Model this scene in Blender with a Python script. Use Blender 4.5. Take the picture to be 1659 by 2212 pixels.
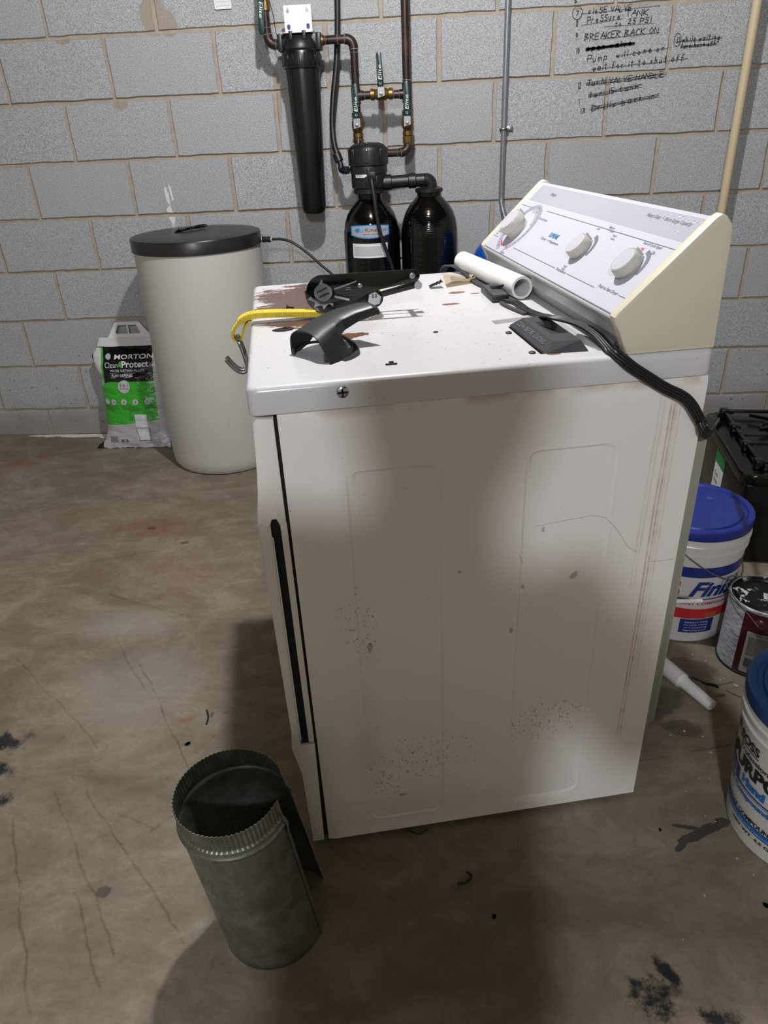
import bpy, bmesh, math, random
from mathutils import Vector, Matrix
from mathutils.geometry import tessellate_polygon
random.seed(7)
PI = math.pi
V = Vector
for o in list(bpy.data.objects): bpy.data.objects.remove(o, do_unlink=True)
SC = bpy.context.scene
COL = SC.collection

# ------------------------------------------------------------ camera
F_PX = 1535.54
cam = bpy.data.cameras.new('camera')
cam.sensor_fit = 'HORIZONTAL'; cam.sensor_width = 36.0
cam.lens = 36.0 * F_PX / 1659.0
cam.clip_start = 0.02
camo = bpy.data.objects.new('camera', cam); COL.objects.link(camo)
RW = V((0.99764, 0.05299, -0.04364)); DN = V((-0.01254, -0.48333, -0.87535)); FW = V((-0.06748, 0.87384, -0.48153))
camo.matrix_world = Matrix(((RW.x, -DN.x, -FW.x, 1.1737), (RW.y, -DN.y, -FW.y, -3.0357), (RW.z, -DN.z, -FW.z, 1.2314), (0, 0, 0, 1)))
SC.camera = camo
# ------------------------------------------------------------ world and lights
w = bpy.data.worlds.new('world'); SC.world = w; w.use_nodes = True
bg = w.node_tree.nodes['Background']; bg.inputs[0].default_value = (1.0, 0.90, 0.76, 1); bg.inputs[1].default_value = 0.045
def lamp(name, loc, power, radius, col):
    l = bpy.data.lights.new(name, 'POINT'); l.energy = power; l.shadow_soft_size = radius; l.color = col
    o = bpy.data.objects.new(name, l); COL.objects.link(o); o.location = loc
    return o
lamp('overhead_bulb', (1.07, -1.50, 2.27), 108, 0.035, (0.975, 0.985, 1.0))     # bare bulb above the dryer
lamp('rear_bulb', (1.0, -4.8, 2.35), 165, 0.075, (0.92, 0.96, 1.05))            # second bulb behind the photographer
vs = SC.view_settings
vs.view_transform = 'Standard'; vs.look = 'None'; vs.gamma = 1; vs.exposure = 0.0; vs.use_curve_mapping = False
SC.display_settings.display_device = 'sRGB'

# ------------------------------------------------------------ helpers
def srgb(h, k=1.0):
    h = h.lstrip('#'); r = [int(h[i:i+2], 16) / 255 for i in (0, 2, 4)]
    return tuple(((c / 12.92) if c <= .04045 else ((c + .055) / 1.055) ** 2.4) * k for c in r) + (1,)

class NT:
    """small wrapper to write node trees as expressions"""
    def __init__(s, name):
        s.m = bpy.data.materials.new(name); s.m.use_nodes = True
        s.t = s.m.node_tree; s.p = s.t.nodes['Principled BSDF']
    def n(s, k): return s.t.nodes.new(k)
    def L(s, a, b): s.t.links.new(a, b)
    def put(s, sock, v):
        if hasattr(v, 'is_linked') or isinstance(v, bpy.types.NodeSocket): s.L(v, sock)
        else: sock.default_value = v
    def M(s, op, a, b=0.0, c=0.0):
        n = s.n('ShaderNodeMath'); n.operation = op
        for i, v in enumerate((a, b, c)): s.put(n.inputs[i], v)
        return n.outputs[0]
    def add(s, a, b): return s.M('ADD', a, b)
    def sub(s, a, b): return s.M('SUBTRACT', a, b)
    def mul(s, a, b): return s.M('MULTIPLY', a, b)
    def mx(s, a, b): return s.M('MAXIMUM', a, b)
    def mn(s, a, b): return s.M('MINIMUM', a, b)
    def step(s, x, lo, hi):
        n = s.n('ShaderNodeMapRange'); n.interpolation_type = 'SMOOTHSTEP'
        s.put(n.inputs[0], x); n.inputs[1].default_value = lo; n.inputs[2].default_value = hi
        return n.outputs[0]
    def coord(s, kind='Object'): return s.n('ShaderNodeTexCoord').outputs[kind]
    def pos(s): return s.n('ShaderNodeNewGeometry').outputs['Position']
    def xyz(s, v):
        n = s.n('ShaderNodeSeparateXYZ'); s.L(v, n.inputs[0]); return n.outputs[0], n.outputs[1], n.outputs[2]
    def scale(s, v, k):
        n = s.n('ShaderNodeMapping'); s.L(v, n.inputs[0]); n.inputs['Scale'].default_value = k; return n.outputs[0]
    def noise(s, v, sc, det=4, rough=.5, dist=0.0, seed=None):
        n = s.n('ShaderNodeTexNoise'); s.L(v, n.inputs['Vector']); n.inputs['Scale'].default_value = sc
        n.inputs['Detail'].default_value = det; n.inputs['Roughness'].default_value = rough; n.inputs['Distortion'].default_value = dist
        if seed is not None:
            n.noise_dimensions = '4D'; n.inputs['W'].default_value = seed
        return n.outputs['Fac']
    def voro(s, v, sc, feat='F1'):
        n = s.n('ShaderNodeTexVoronoi'); n.feature = feat; s.L(v, n.inputs['Vector']); n.inputs['Scale'].default_value = sc
        return n.outputs['Distance']
    def mix(s, f, a, b):
        n = s.n('ShaderNodeMix'); n.data_type = 'RGBA'; s.put(n.inputs[0], f); s.put(n.inputs[6], a); s.put(n.inputs[7], b)
        return n.outputs[2]
    def blob(s, x, y, items):
        """max over ellipses (cx,cy,rx,ry[,angle]) of 1-distance: 1 in the centre, 0 on the rim"""
        out = None
        for it in items:
            cx, cy, rx, ry = it[:4]; an = it[4] if len(it) > 4 else 0.0
            dx = s.sub(x, cx); dy = s.sub(y, cy)
            if an:
                c, sn = math.cos(an), math.sin(an)
                dx, dy = s.add(s.mul(dx, c), s.mul(dy, sn)), s.sub(s.mul(dy, c), s.mul(dx, sn))
            d = s.M('SQRT', s.add(s.M('POWER', s.mul(dx, 1 / rx), 2.0), s.M('POWER', s.mul(dy, 1 / ry), 2.0)))
            v = s.sub(1.0, d)
            out = v if out is None else s.mx(out, v)
        return out
    def lines(s, x, y, items, wd):
        """union of thin line segments (x0,y0,x1,y1): 1 on the line"""
        out = None
        for x0, y0, x1, y1 in items:
            L = math.hypot(x1 - x0, y1 - y0); ux, uy = (x1 - x0) / L, (y1 - y0) / L
            a = s.add(s.mul(s.sub(x, x0), ux), s.mul(s.sub(y, y0), uy))
            d = s.M('ABSOLUTE', s.sub(s.mul(s.sub(y, y0), ux), s.mul(s.sub(x, x0), uy)))
            over = s.mx(s.mul(a, -1.0), s.sub(a, L))
            v = s.sub(1.0, s.mul(s.mx(d, over), 1 / wd))
            out = v if out is None else s.mx(out, v)
        return out
    def band(s, x, a, b, e=.0006): return s.mul(s.step(x, a - e, a + e), s.step(x, b + e, b - e))
    def rect(s, x, y, x0, x1, y0, y1): return s.mul(s.band(x, x0, x1), s.band(y, y0, y1))
    def col(s, v): s.put(s.p.inputs['Base Color'], v)
    def rough(s, v): s.put(s.p.inputs['Roughness'], v)
    def metal(s, v): s.put(s.p.inputs['Metallic'], v)
    def bump(s, h, dist=.001, st=1.0):
        n = s.n('ShaderNodeBump'); n.inputs['Distance'].default_value = dist; n.inputs['Strength'].default_value = st
        s.L(h, n.inputs['Height']); s.L(n.outputs[0], s.p.inputs['Normal'])

def simple(name, hexc, rough=.5, metal=0.0, var=.12, nsc=40, bump=0.0, k=1.0):
    t = NT(name); c = t.coord()
    n = t.noise(c, nsc, 5, .6)
    A_, B_ = srgb(hexc, k * (1 - var)), srgb(hexc, k * (1 + var))
    t.col(t.mix(n, A_, B_)); t.rough(t.add(rough - .06, t.mul(n, .12))); t.metal(metal)
    if bump: t.bump(n, bump)
    return t.m

def link(o, parent=None):
    COL.objects.link(o)
    if parent: o.parent = parent
    return o
def obj(name, bm, m, parent=None, smooth=False, label=None):
    if isinstance(bm, bmesh.types.BMesh):
        me = bpy.data.meshes.new(name); bmesh.ops.recalc_face_normals(bm, faces=bm.faces[:]); bm.to_mesh(me); bm.free()
    else: me = bm
    if m is not None:
        me.materials.clear(); me.materials.append(m)
    if smooth:
        for p in me.polygons: p.use_smooth = True
        try: me.set_sharp_from_angle(angle=math.radians(38))
        except Exception: pass
    o = bpy.data.objects.new(name, me); link(o, parent)
    if label: o['label'] = label
    return o
def tag(o, label, cat, group=None):
    o['label'] = label; o['category'] = cat
    if group: o['group'] = group
    return o
def thing(name, label, cat, loc=(0, 0, 0), rz=0.0, group=None):
    o = bpy.data.objects.new(name, None); COL.objects.link(o); o.location = loc; o.rotation_euler = (0, 0, rz)
    o.empty_display_size = .05
    return tag(o, label, cat, group)
def BM(): return bmesh.new()
def box(bm, x0, x1, y0, y1, z0, z1, bev=0.0, seg=2, mat=None):
    r = bmesh.ops.create_cube(bm, size=1.0)
    vs_ = r['verts']
    for v in vs_:
        v.co = V((x0 + (v.co.x + .5) * (x1 - x0), y0 + (v.co.y + .5) * (y1 - y0), z0 + (v.co.z + .5) * (z1 - z0)))
    if bev:
        es = list({e for v in vs_ for e in v.link_edges})
        r2 = bmesh.ops.bevel(bm, geom=es, offset=bev, segments=seg, affect='EDGES', profile=.5)
        vs_ = list({v for f in r2['faces'] for v in f.verts} | {v for v in vs_ if v.is_valid})
    if mat is not None:
        for v in vs_: v.co = mat @ v.co
    return vs_
def lathe(bm, prof, seg=32, mat=None, caps=True, ang=2 * PI):
    rings = []
    full = abs(ang - 2 * PI) < 1e-6
    n = seg if full else seg + 1
    for r, z in prof:
        if r < 1e-7: rings.append([bm.verts.new((0, 0, z))])
        else: rings.append([bm.verts.new((r * math.cos(ang * i / seg), r * math.sin(ang * i / seg), z)) for i in range(n)])
    for a, b in zip(rings, rings[1:]):
        for i in range(seg):
            j = (i + 1) % n
            if len(a) == 1 and len(b) > 1: bm.faces.new((a[0], b[i], b[j]))
            elif len(b) == 1 and len(a) > 1: bm.faces.new((a[i], b[0], a[j]))
            elif len(a) > 1 and len(b) > 1: bm.faces.new((a[i], b[i], b[j], a[j]))
    if caps and full:
        for r in (rings[0], rings[-1]):
            if len(r) > 2: bm.faces.new(r)
    if mat is not None:
        for r in rings:
            for v in r: v.co = mat @ v.co
    return rings
def axis_mat(p, d, up=(0, 0, 1)):
    """matrix whose z axis runs along d, placed at p"""
    z = V(d).normalized(); u = V(up)
    if abs(z.dot(u)) > .98: u = V((0, 1, 0))
    x = u.cross(z).normalized(); y = z.cross(x)
    return Matrix(((x.x, y.x, z.x, p[0]), (x.y, y.y, z.y, p[1]), (x.z, y.z, z.z, p[2]), (0, 0, 0, 1)))
def cyl(bm, p0, p1, r0, r1=None, seg=20):
    p0, p1 = V(p0), V(p1); r1 = r0 if r1 is None else r1
    lathe(bm, [(r0, 0), (r1, (p1 - p0).length)], seg, axis_mat(p0, p1 - p0))
def spline(pts, k=8):
    pts = [V(p) for p in pts]; out = []
    P = [pts[0] * 2 - pts[1]] + pts + [pts[-1] * 2 - pts[-2]]
    for i in range(1, len(P) - 2):
        a, b, c, d = P[i-1:i+3]
        for j in range(k):
            t = j / k
            out.append(.5 * ((2 * b) + (c - a) * t + (2 * a - 5 * b + 4 * c - d) * t * t + (3 * b - a - 3 * c + d) * t ** 3))
    out.append(pts[-1]); return out
def sweep(bm, pts, section, side=None, cap=True, closed=True, scalef=None):
    """sweep a 2-D section [(u,v)] along pts; side = fixed direction for u (else parallel transport)"""
    rings = []; prev = None
    n = len(pts)
    for i, p in enumerate(pts):
        t = (pts[min(i + 1, n - 1)] - pts[max(i - 1, 0)]).normalized()
        if side is not None:
            u = V(side(i) if callable(side) else side); u = (u - t * u.dot(t)).normalized()
        else:
            if prev is None:
                a = V((0, 0, 1)) if abs(t.z) < .9 else V((0, 1, 0)); u = a.cross(t).normalized()
            else: u = (prev - t * prev.dot(t)).normalized()
            prev = u
        v = t.cross(u)
        s = scalef(i / (n - 1)) if scalef else 1.0
        rings.append([bm.verts.new(p + u * (a * s) + v * (b * s)) for a, b in section])
    m = len(section)
    for a, b in zip(rings, rings[1:]):
        for i in range(m if closed else m - 1):
            j = (i + 1) % m
            bm.faces.new((a[i], a[j], b[j], b[i]))
    if cap and closed:
        bm.faces.new(rings[0]); bm.faces.new(rings[-1])
    return rings
def circ(r, n=12, ry=None): return [(r * math.cos(2 * PI * i / n), (ry or r) * math.sin(2 * PI * i / n)) for i in range(n)]
def tube(bm, pts, r, seg=12, k=8, smooth=True, scalef=None):
    pts = spline(pts, k) if smooth and len(pts) > 2 else [V(p) for p in pts]
    return sweep(bm, pts, circ(r, seg), scalef=scalef)
def prism(bm, poly, fn, d0, d1, bev=0.0):
    """extrude polygon [(a,b)] between d0 and d1; fn(a,b,d)->Vector"""
    a = [bm.verts.new(fn(x, y, d0)) for x, y in poly]; b = [bm.verts.new(fn(x, y, d1)) for x, y in poly]
    n = len(poly)
    for i in range(n): bm.faces.new((a[i], a[(i + 1) % n], b[(i + 1) % n], b[i]))
    f0 = bm.faces.new(a); f1 = bm.faces.new(b)
    if bev:
        es = [e for e in set(f0.edges) | set(f1.edges)]
        bmesh.ops.bevel(bm, geom=es, offset=bev, segments=2, affect='EDGES', profile=.5)
def holed(bm, outer, holes, fn, d0, d1):
    """flat plate with holes, both faces and all side walls"""
    lp = [outer] + holes
    for d in (d0, d1):
        vs_ = [[bm.verts.new(fn(x, y, d)) for x, y in l] for l in lp]
        al = [v for l in vs_ for v in l]
        for q in tessellate_polygon([[V((x, y, 0)) for x, y in l] for l in lp]):
            try: bm.faces.new([al[i] for i in q])
            except ValueError: pass
        if d == d0: first = vs_
    for a, b in zip(first, vs_):
        for i in range(len(a)): bm.faces.new((a[i], a[(i + 1) % len(a)], b[(i + 1) % len(b)], b[i]))
def rrect(x0, x1, y0, y1, r, k=5):
    out = []
    for cx, cy, a0 in ((x1 - r, y1 - r, 0), (x0 + r, y1 - r, 90), (x0 + r, y0 + r, 180), (x1 - r, y0 + r, 270)):
        for i in range(k + 1):
            a = math.radians(a0 + 90 * i / k); out.append((cx + r * math.cos(a), cy + r * math.sin(a)))
    return out
# text made into flat meshes, then laid on any surface through a function
def text_geo(s, bold=0.0):
    cu = bpy.data.curves.new('t', 'FONT'); cu.body = s; cu.size = 1.0; cu.offset = bold; cu.resolution_u = 3
    o = bpy.data.objects.new('t', cu); COL.objects.link(o)
    dg = bpy.context.evaluated_depsgraph_get(); dg.update()
    me = bpy.data.meshes.new_from_object(o.evaluated_get(dg))
    vs_ = [tuple(v.co) for v in me.vertices]; fs = [tuple(p.vertices) for p in me.polygons]
    bpy.data.objects.remove(o, do_unlink=True); bpy.data.meshes.remove(me)
    return vs_, fs
def text(bm, s, fn, x0, y0, w, h, shear=0.0, bold=0.0, cap=None):
    """place string with lower-left corner x0,y0; total width w, height h through fn(x,y)"""
    vs_, fs = text_geo(s, bold)
    xs = [v[0] for v in vs_]; ys = [v[1] for v in vs_]
    ax, bx, ay, by = min(xs), max(xs), min(ys), max(ys)
    if w is None: w = h * (bx - ax) / (by - ay)
    nv = []
    for x, y, _ in vs_:
        X = (x - ax) / (bx - ax) * w; Y = (y - ay) / (by - ay) * h
        nv.append(bm.verts.new(fn(x0 + X + shear * Y, y0 + Y)))
    for f in fs:
        try: bm.faces.new([nv[i] for i in f])
        except ValueError: pass
def patch(bm, poly, fn, nx=1):
    """flat polygon through fn"""
    bm.faces.new([bm.verts.new(fn(x, y)) for x, y in poly])
def gridpatch(bm, x0, x1, y0, y1, fn, nx=10, ny=1, keep=None):
    g = [[bm.verts.new(fn(x0 + (x1 - x0) * i / nx, y0 + (y1 - y0) * j / ny)) for i in range(nx + 1)] for j in range(ny + 1)]
    for j in range(ny):
        for i in range(nx):
            if keep and not keep(x0 + (x1 - x0) * (i + .5) / nx, y0 + (y1 - y0) * (j + .5) / ny): continue
            bm.faces.new((g[j][i], g[j][i + 1], g[j + 1][i + 1], g[j + 1][i]))
def surf(name, bm, m, parent, label=None):
    me = bpy.data.meshes.new(name); bm.to_mesh(me); bm.free()
    me.materials.append(m); o = bpy.data.objects.new(name, me); link(o, parent)
    if label: o['label'] = label
    return o
def cylmap(cx, cy, r0, r1, h, off=.0012, cyc=None):
    """(angle in degrees, z) -> point on a tapered cylinder centred on cx,cy"""
    def f(a, z):
        r = r0 + (r1 - r0) * z / h + off; a = math.radians(a)
        return V((cx + r * math.cos(a), cy + r * math.sin(a), z))
    return f

# ------------------------------------------------------------ materials
def mat_block():
    t = NT('grey_concrete_block'); c = t.pos(); x, y, z = t.xyz(c)
    inf = t.n('ShaderNodeObjectInfo').outputs['Random']
    fine = t.noise(c, 330, 3, .75); mid = t.noise(c, 150, 3, .65); big = t.noise(c, 3.2, 3, .5)
    base = t.mix(t.step(fine, .30, .70), srgb('#797b7e'), srgb('#c9cbcf'))
    base = t.mix(t.mul(t.step(mid, .60, .74), .45), base, srgb('#5c5b57'))
    base = t.mix(t.mul(t.step(mid, .40, .28), .35), base, srgb('#e6e8ea'))
    base = t.mix(t.mul(inf, .14), base, srgb('#a4a29c'))
    base = t.mix(t.mul(t.step(big, .5, .75), .25), base, srgb('#a09c8e'))
    # damp, brown and pitted near the floor
    low = t.step(t.add(z, t.mul(t.noise(c, 9, 4), .16)), .30, .08)
    base = t.mix(t.mul(low, .55), base, srgb('#6d6152'))
    pits = t.mul(t.step(t.noise(c, 55, 2, .5, seed=3.0), .66, .72), t.step(z, .75, .1))
    base = t.mix(pits, base, srgb('#3c3a36'))
    nz = t.noise(c, 60, 4, .7)
    drips = t.step(t.add(t.blob(x, z, [(.137, 1.01, .009, .050, .08), (.155, 1.02, .007, .045, .1), (.140, .935, .016, .050, .1)]), t.mul(t.sub(nz, .5), 1.6)), .15, .45)
    base = t.mix(drips, base, srgb('#dedddb'))
    dabs = t.step(t.add(t.blob(x, z, [(.20, 1.60, .05, .07), (.25, 1.57, .035, .045), (.62, 1.33, .015, .10), (.02, 1.33, .03, .02), (-.15, 1.54, .03, .015)]), t.mul(nz, .5)), .25, .40)
    base = t.mix(t.mul(dabs, .8), base, srgb('#9a8f7e'))
    t.col(base); t.rough(.93)
    t.bump(t.add(fine, t.mul(mid, .7)), .0022, .75)
    return t.m
def mat_mortar():
    t = NT('tan_mortar'); c = t.pos(); x, y, z = t.xyz(c)
    n = t.noise(c, 30, 5, .6); f = t.noise(c, 200, 3, .7)
    b = t.mix(n, srgb('#8f8474'), srgb('#bdb09d')); b = t.mix(t.mul(f, .3), b, srgb('#8a857c'))
    d = t.step(t.noise(c, 7, 3, .6, seed=2.0), .62, .72)
    b = t.mix(t.mul(d, .35), b, srgb('#5e564a'))
    t.col(b); t.rough(.95); t.bump(t.add(n, t.mul(f, .4)), .002, .6)
    return t.m
def mat_floor():
    t = NT('stained_concrete'); c = t.pos(); x, y, z = t.xyz(c)
    n1 = t.noise(t.scale(c, (1, 1.6, 1)), 2.6, 9, .70, .8); n2 = t.noise(t.scale(c, (1, 1.4, 1)), 8, 9, .72, .6); n3 = t.noise(c, 42, 7, .74); n4 = t.noise(c, 300, 3, .6)
    b = t.mix(t.step(n1, .32, .68), srgb('#6f6655'), srgb('#8f8674'))
    b = t.mix(t.mul(t.step(n2, .40, .66), .42), b, srgb('#5e5040'))
    b = t.mix(t.mul(t.step(n2, .46, .30), .32), b, srgb('#9f978a'))
    b = t.mix(t.mul(t.step(n3, .5, .74), .45), b, srgb('#574b3e'))
    b = t.mix(t.mul(t.step(n3, .42, .25), .35), b, srgb('#a29c90'))
    b = t.mix(t.mul(t.step(n4, .5, .8), .25), b, srgb('#4c443a'))
    nz = t.noise(c, 14, 6, .65)
    rust = t.step(t.add(t.blob(x, y, [(-.62, -.33, .16, .10), (-.52, -.25, .10, .05), (.58, -1.82, .035, .018, .5), (.59, -1.99, .02, .014), (.2, -.9, .25, .12)]), t.mul(t.sub(nz, .5), 2.2)), .1, .9)
    b = t.mix(t.mul(rust, .55), b, srgb('#7d4a2c'))
    red = t.step(t.add(t.blob(x, y, [(.35, -1.2, .45, .35), (-.1, -.8, .3, .15)]), t.mul(t.sub(n2, .5), 2.0)), .1, 1.0)
    b = t.mix(t.mul(red, .28), b, srgb('#87614c'))
    pale = t.step(t.add(t.blob(x, y, [(.42, -1.7, .22, .20), (.3, -1.45, .2, .1)]), t.mul(t.sub(n2, .5), 1.6)), .0, .9)
    b = t.mix(t.mul(pale, .35), b, srgb('#a19d99'))
    # black spilled paint stains
    st = t.add(t.blob(x, y, [(.15, -1.90, .10, .05, .2), (.19, -1.975, .06, .03), (.235, -2.055, .055, .03, .3), (1.52, -2.40, .055, .05), (1.545, -2.36, .02, .035, .5), (1.79, -2.44, .05, .05), (1.60, -2.43, .05, .02)]), t.mul(t.sub(t.noise(c, 26, 5, .7), .5), 2.6))
    b = t.mix(t.step(st, .15, .75), b, srgb('#1b1a1c'))
    gl = t.add(t.blob(x, y, [(1.700, -2.092, .028, .010, .35), (1.664, -2.113, .034, .010, .35), (1.732, -2.078, .017, .012, .3), (1.662, -2.090, .028, .005, -.15), (1.640, -2.130, .022, .007, .75), (1.69, -2.10, .05, .008, .35)]), t.mul(t.sub(n3, .5), 1.3))
    b = t.mix(t.mul(t.step(gl, -.05, .14), .8), b, srgb('#25241f'))
    oil = t.add(t.blob(x, y, [(1.70, -1.75, .085, .05, .5), (1.73, -1.83, .05, .03), (1.80, -1.64, .08, .05)]), t.mul(t.sub(nz, .5), 1.6))
    b = t.mix(t.mul(t.step(oil, .0, .3), .6), b, srgb('#3d332b'))
    ring = t.add(t.blob(x, y, [(.555, -2.25, .016, .014), (.607, -1.892, .010, .006), (.33, -1.0, .02, .01), (.18, -.9, .02, .012), (.640, -1.80, .005, .012)]), t.mul(t.sub(n3, .5), 1.2))
    b = t.mix(t.mul(t.step(ring, .05, .25), .6), b, srgb('#2c2724'))
    # white paint along the wall foot
    wp = t.step(t.add(t.blob(x, y, [(-.42, -.022, .24, .020), (-.58, -.012, .16, .012), (-.33, -.03, .05, .03)]), t.mul(t.sub(nz, .5), 1.6)), .0, .18)
    b = t.mix(wp, b, srgb('#dcd8d0'))
    # scratches and hairline cracks
    wx = t.add(x, t.mul(t.sub(t.noise(c, 9, 4, .6, seed=1.0), .5), .035)); wy = t.add(y, t.mul(t.sub(t.noise(c, 9, 4, .6, seed=4.0), .5), .035))
    spk = t.step(t.noise(c, 120, 2, .5, seed=6.0), .73, .77)
    b = t.mix(t.mul(spk, .55), b, srgb('#3a2e25'))
    sc = t.lines(wx, wy, [(.40, -1.62, .66, -2.0), (.36, -2.03, .62, -2.36), (.42, -2.02, .74, -2.34), (.60, -2.12, .72, -1.98), (.30, -2.1, .52, -2.46), (.28, -1.5, .45, -1.72), (.50, -2.25, .62, -2.42), (.52, -2.08, .60, -2.11), (.48, -1.42, .18, -1.3), (1.6, -1.93, 1.82, -1.88), (-.2, -1.2, .25, -1.05), (.05, -1.6, .4, -1.9)], .0042)
    b = t.mix(t.mul(t.mul(t.step(sc, .0, 1.0), t.step(n2, .3, .62)), .6), b, srgb('#4a3f34'))
    t.col(b); t.rough(t.add(.55, t.mul(n2, .3)))
    t.bump(t.add(n3, t.mul(n4, .4)), .0012, .5)
    return t.m
def enamel(name, tone='#e6e3dd', extra=None, rough=.32):
    t = NT(name); c = t.coord(); x, y, z = t.xyz(c)
    n = t.noise(c, 5, 4, .5)
    b = t.mix(n, srgb(tone, .96), srgb(tone, 1.02))
    sp = t.step(t.noise(c, 150, 2, .5), .74, .79)
    b = t.mix(t.mul(sp, .5), b, srgb('#6b6052'))
    if extra: b = extra(t, c, x, y, z, b)
    t.col(b); t.rough(rough); t.p.inputs['Coat Weight'].default_value = .15
    return t.m
def lid_extra(t, c, x, y, z, b):
    nz = t.add(t.mul(t.noise(t.scale(c, (1, 1.9, 1)), 17, 6, .7, .8), .62), t.mul(t.noise(t.scale(c, (1, 2.2, 1)), 60, 5, .7, .5), .38))
    big = t.blob(x, y, [(.085, .55, .14, .115, -.55), (.05, .45, .10, .075), (.14, .66, .13, .03), (.07, .335, .11, .030), (.13, .50, .07, .08)])
    m = t.step(t.add(big, t.mul(t.sub(nz, .5), 2.6)), .16, .19)
    edge = t.step(t.add(big, t.mul(t.sub(nz, .5), 2.6)), .10, .18)
    n2 = t.noise(c, 60, 4, .6)
    brown = t.mix(n2, srgb('#452f29'), srgb('#6b5047'))
    b = t.mix(t.mul(edge, .7), b, srgb('#a5643c')); b = t.mix(m, b, brown)
    sm = t.blob(x, y, [(.331, .386, .020, .009), (.3622, .4795, .019, .012), (.395, .46, .012, .006), (.115, .215, .035, .022, .6), (.14, .225, .02, .014), (.03, .30, .02, .010), (.40, .035, .012, .006)])
    m2 = t.step(t.add(sm, t.mul(t.sub(t.noise(c, 70, 4, .6), .5), 1.1)), .12, .20)
    b = t.mix(m2, b, srgb('#74503f'))
    st = t.mul(t.step(t.noise(t.scale(c, (1, 2.4, 1)), 55, 4, .7, 1.0, seed=5.0), .60, .68), t.step(t.add(t.blob(x, y, [(.14, .15, .12, .10), (.25, .12, .16, .08), (.12, .04, .05, .03), (.20, .42, .3, .25)]), t.mul(nz, .4)), .25, .6))
    b = t.mix(t.mul(st, .55), b, srgb('#b97a4e'))
    dots = t.mul(t.step(t.noise(c, 170, 3, .6, seed=9.0), .64, .69), t.step(t.add(t.blob(x, y, [(.31, .08, .09, .07), (.34, .02, .08, .03), (-.02, .2, .03, .2), (.25, .3, .2, .2)]), t.mul(t.noise(c, 30, 3), .5)), .35, .7))
    b = t.mix(dots, b, srgb('#33281f'))
    hal = t.step(t.noise(c, 75, 2, .5, seed=2.0), .745, .76)
    b = t.mix(t.mul(hal, .8), b, srgb('#2b2622'))
    edgez = t.mul(t.step(z, .8925, .8895), t.step(t.noise(c, 12, 3), .45, .6))
    b = t.mix(t.mul(edgez, .6), b, srgb('#8a5a38'))
    return b
def side_extra(t, c, x, y, z, b):
    nz = t.noise(c, 26, 5, .65)
    # brown streaks that ran down beside the back edge
    def streak(x0, z0, x1, z1, wd, st, hexc):
        nonlocal b
        xx = t.add(x0, t.mul(t.sub(z0, z), (x1 - x0) / (z0 - z1)))
        d = t.M('ABSOLUTE', t.sub(x, t.add(xx, t.mul(t.sub(t.noise(t.scale(c, (1, 1, .25)), 14, 3), .5), .006))))
        ln = t.sub(1.0, t.mul(t.M('ABSOLUTE', t.sub(d, wd * .55)), 1 / (wd * .55)))
        m = t.mul(t.step(ln, 0, .9), t.mul(t.step(z, z0 + .02, z0 - .02), t.step(z, z1 - .004, z1 + .02)))
        m = t.mul(m, t.add(.35, t.mul(t.step(nz, .38, .62), .65)))
        b = t.mix(t.mul(m, st), b, srgb(hexc))
    streak(.557, .86, .552, .52, .006, .35, '#a89c86'); streak(.574, .87, .570, .18, .005, .6, '#96743f'); streak(.583, .87, .582, .30, .005, .35, '#a89c86')
    sp = t.mul(t.step(t.noise(t.scale(c, (1, 1, .7)), 230, 3, .6), .60, .66), t.step(t.add(t.blob(x, z, [(.085, .53, .045, .10), (.10, .46, .03, .05), (.12, .17, .06, .10), (.165, .22, .06, .05), (.42, .25, .12, .08), (.21, .2, .14, .09)]), t.mul(t.noise(c, 40, 4), 1.1)), .70, 1.15))
    b = t.mix(t.mul(sp, .7), b, srgb('#4a3f33'))
    sm = t.blob(x, z, [(.4478, .5663, .010, .011), (.105, .47, .007, .016), (.362, .555, .004, .006), (.255, .6, .004, .004), (.345, .47, .005, .01), (.15, .105, .012, .006), (.39, .66, .004, .008)])
    m2 = t.step(t.add(sm, t.mul(t.sub(t.noise(c, 120, 4, .7), .5), 1.6)), .3, .5)
    b = t.mix(t.mul(m2, .5), b, srgb('#4c463f'))
    dirt = t.step(t.add(t.blob(x, z, [(.17, .07, .3, .07), (.09, .22, .05, .22)]), t.mul(t.sub(nz, .5), 1.4)), .0, 1.2)
    b = t.mix(t.mul(dirt, .25), b, srgb('#9b8d74'))
    ln = t.lines(x, z, [(.375, .667, .425, .672), (.425, .672, .47, .675), (.47, .675, .492, .668), (.492, .668, .512, .645), (.512, .645, .534, .61), (.534, .61, .552, .597), (.58, .575, .62, .575), (.352, .62, .36, .60)], .0009)
    b = t.mix(t.mul(t.step(ln, 0, .9), .5), b, srgb('#5c5349'))
    top = t.mul(t.step(z, .872, .889), t.step(t.noise(c, 16, 3), .40, .62))
    b = t.mix(t.mul(top, .5), b, srgb('#94744c'))
    return b
M_block = mat_block(); M_mortar = mat_mortar(); M_floor = mat_floor()
M_lid = enamel('chipped_white_enamel', '#cdccce', lid_extra, .28)
M_side = enamel('stained_white_enamel', '#e4e1dc', side_extra, .30)
M_enamel = enamel('white_enamel', '#e2dfd9')
M_backpan = simple('grey_galvanised_back', '#8d8f80', .5, 0, .05)
M_dark = simple('dark_gap', '#0b0a09', .8)
M_cream = simple('cream_plastic', '#d0c9b4', .4, 0, .03, 8)
M_face = simple('white_console_face', '#bfc1cb', .16, 0, .01, 5)
M_trim = simple('pale_grey_trim', '#a9abad', .3, 0, .03, 10)
M_knob = simple('warm_white_knob', '#b9b6ae', .3, 0, .02, 20)
M_knobface = simple('white_knob_face', '#bbbac3', .25, 0, .02, 20)
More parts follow.
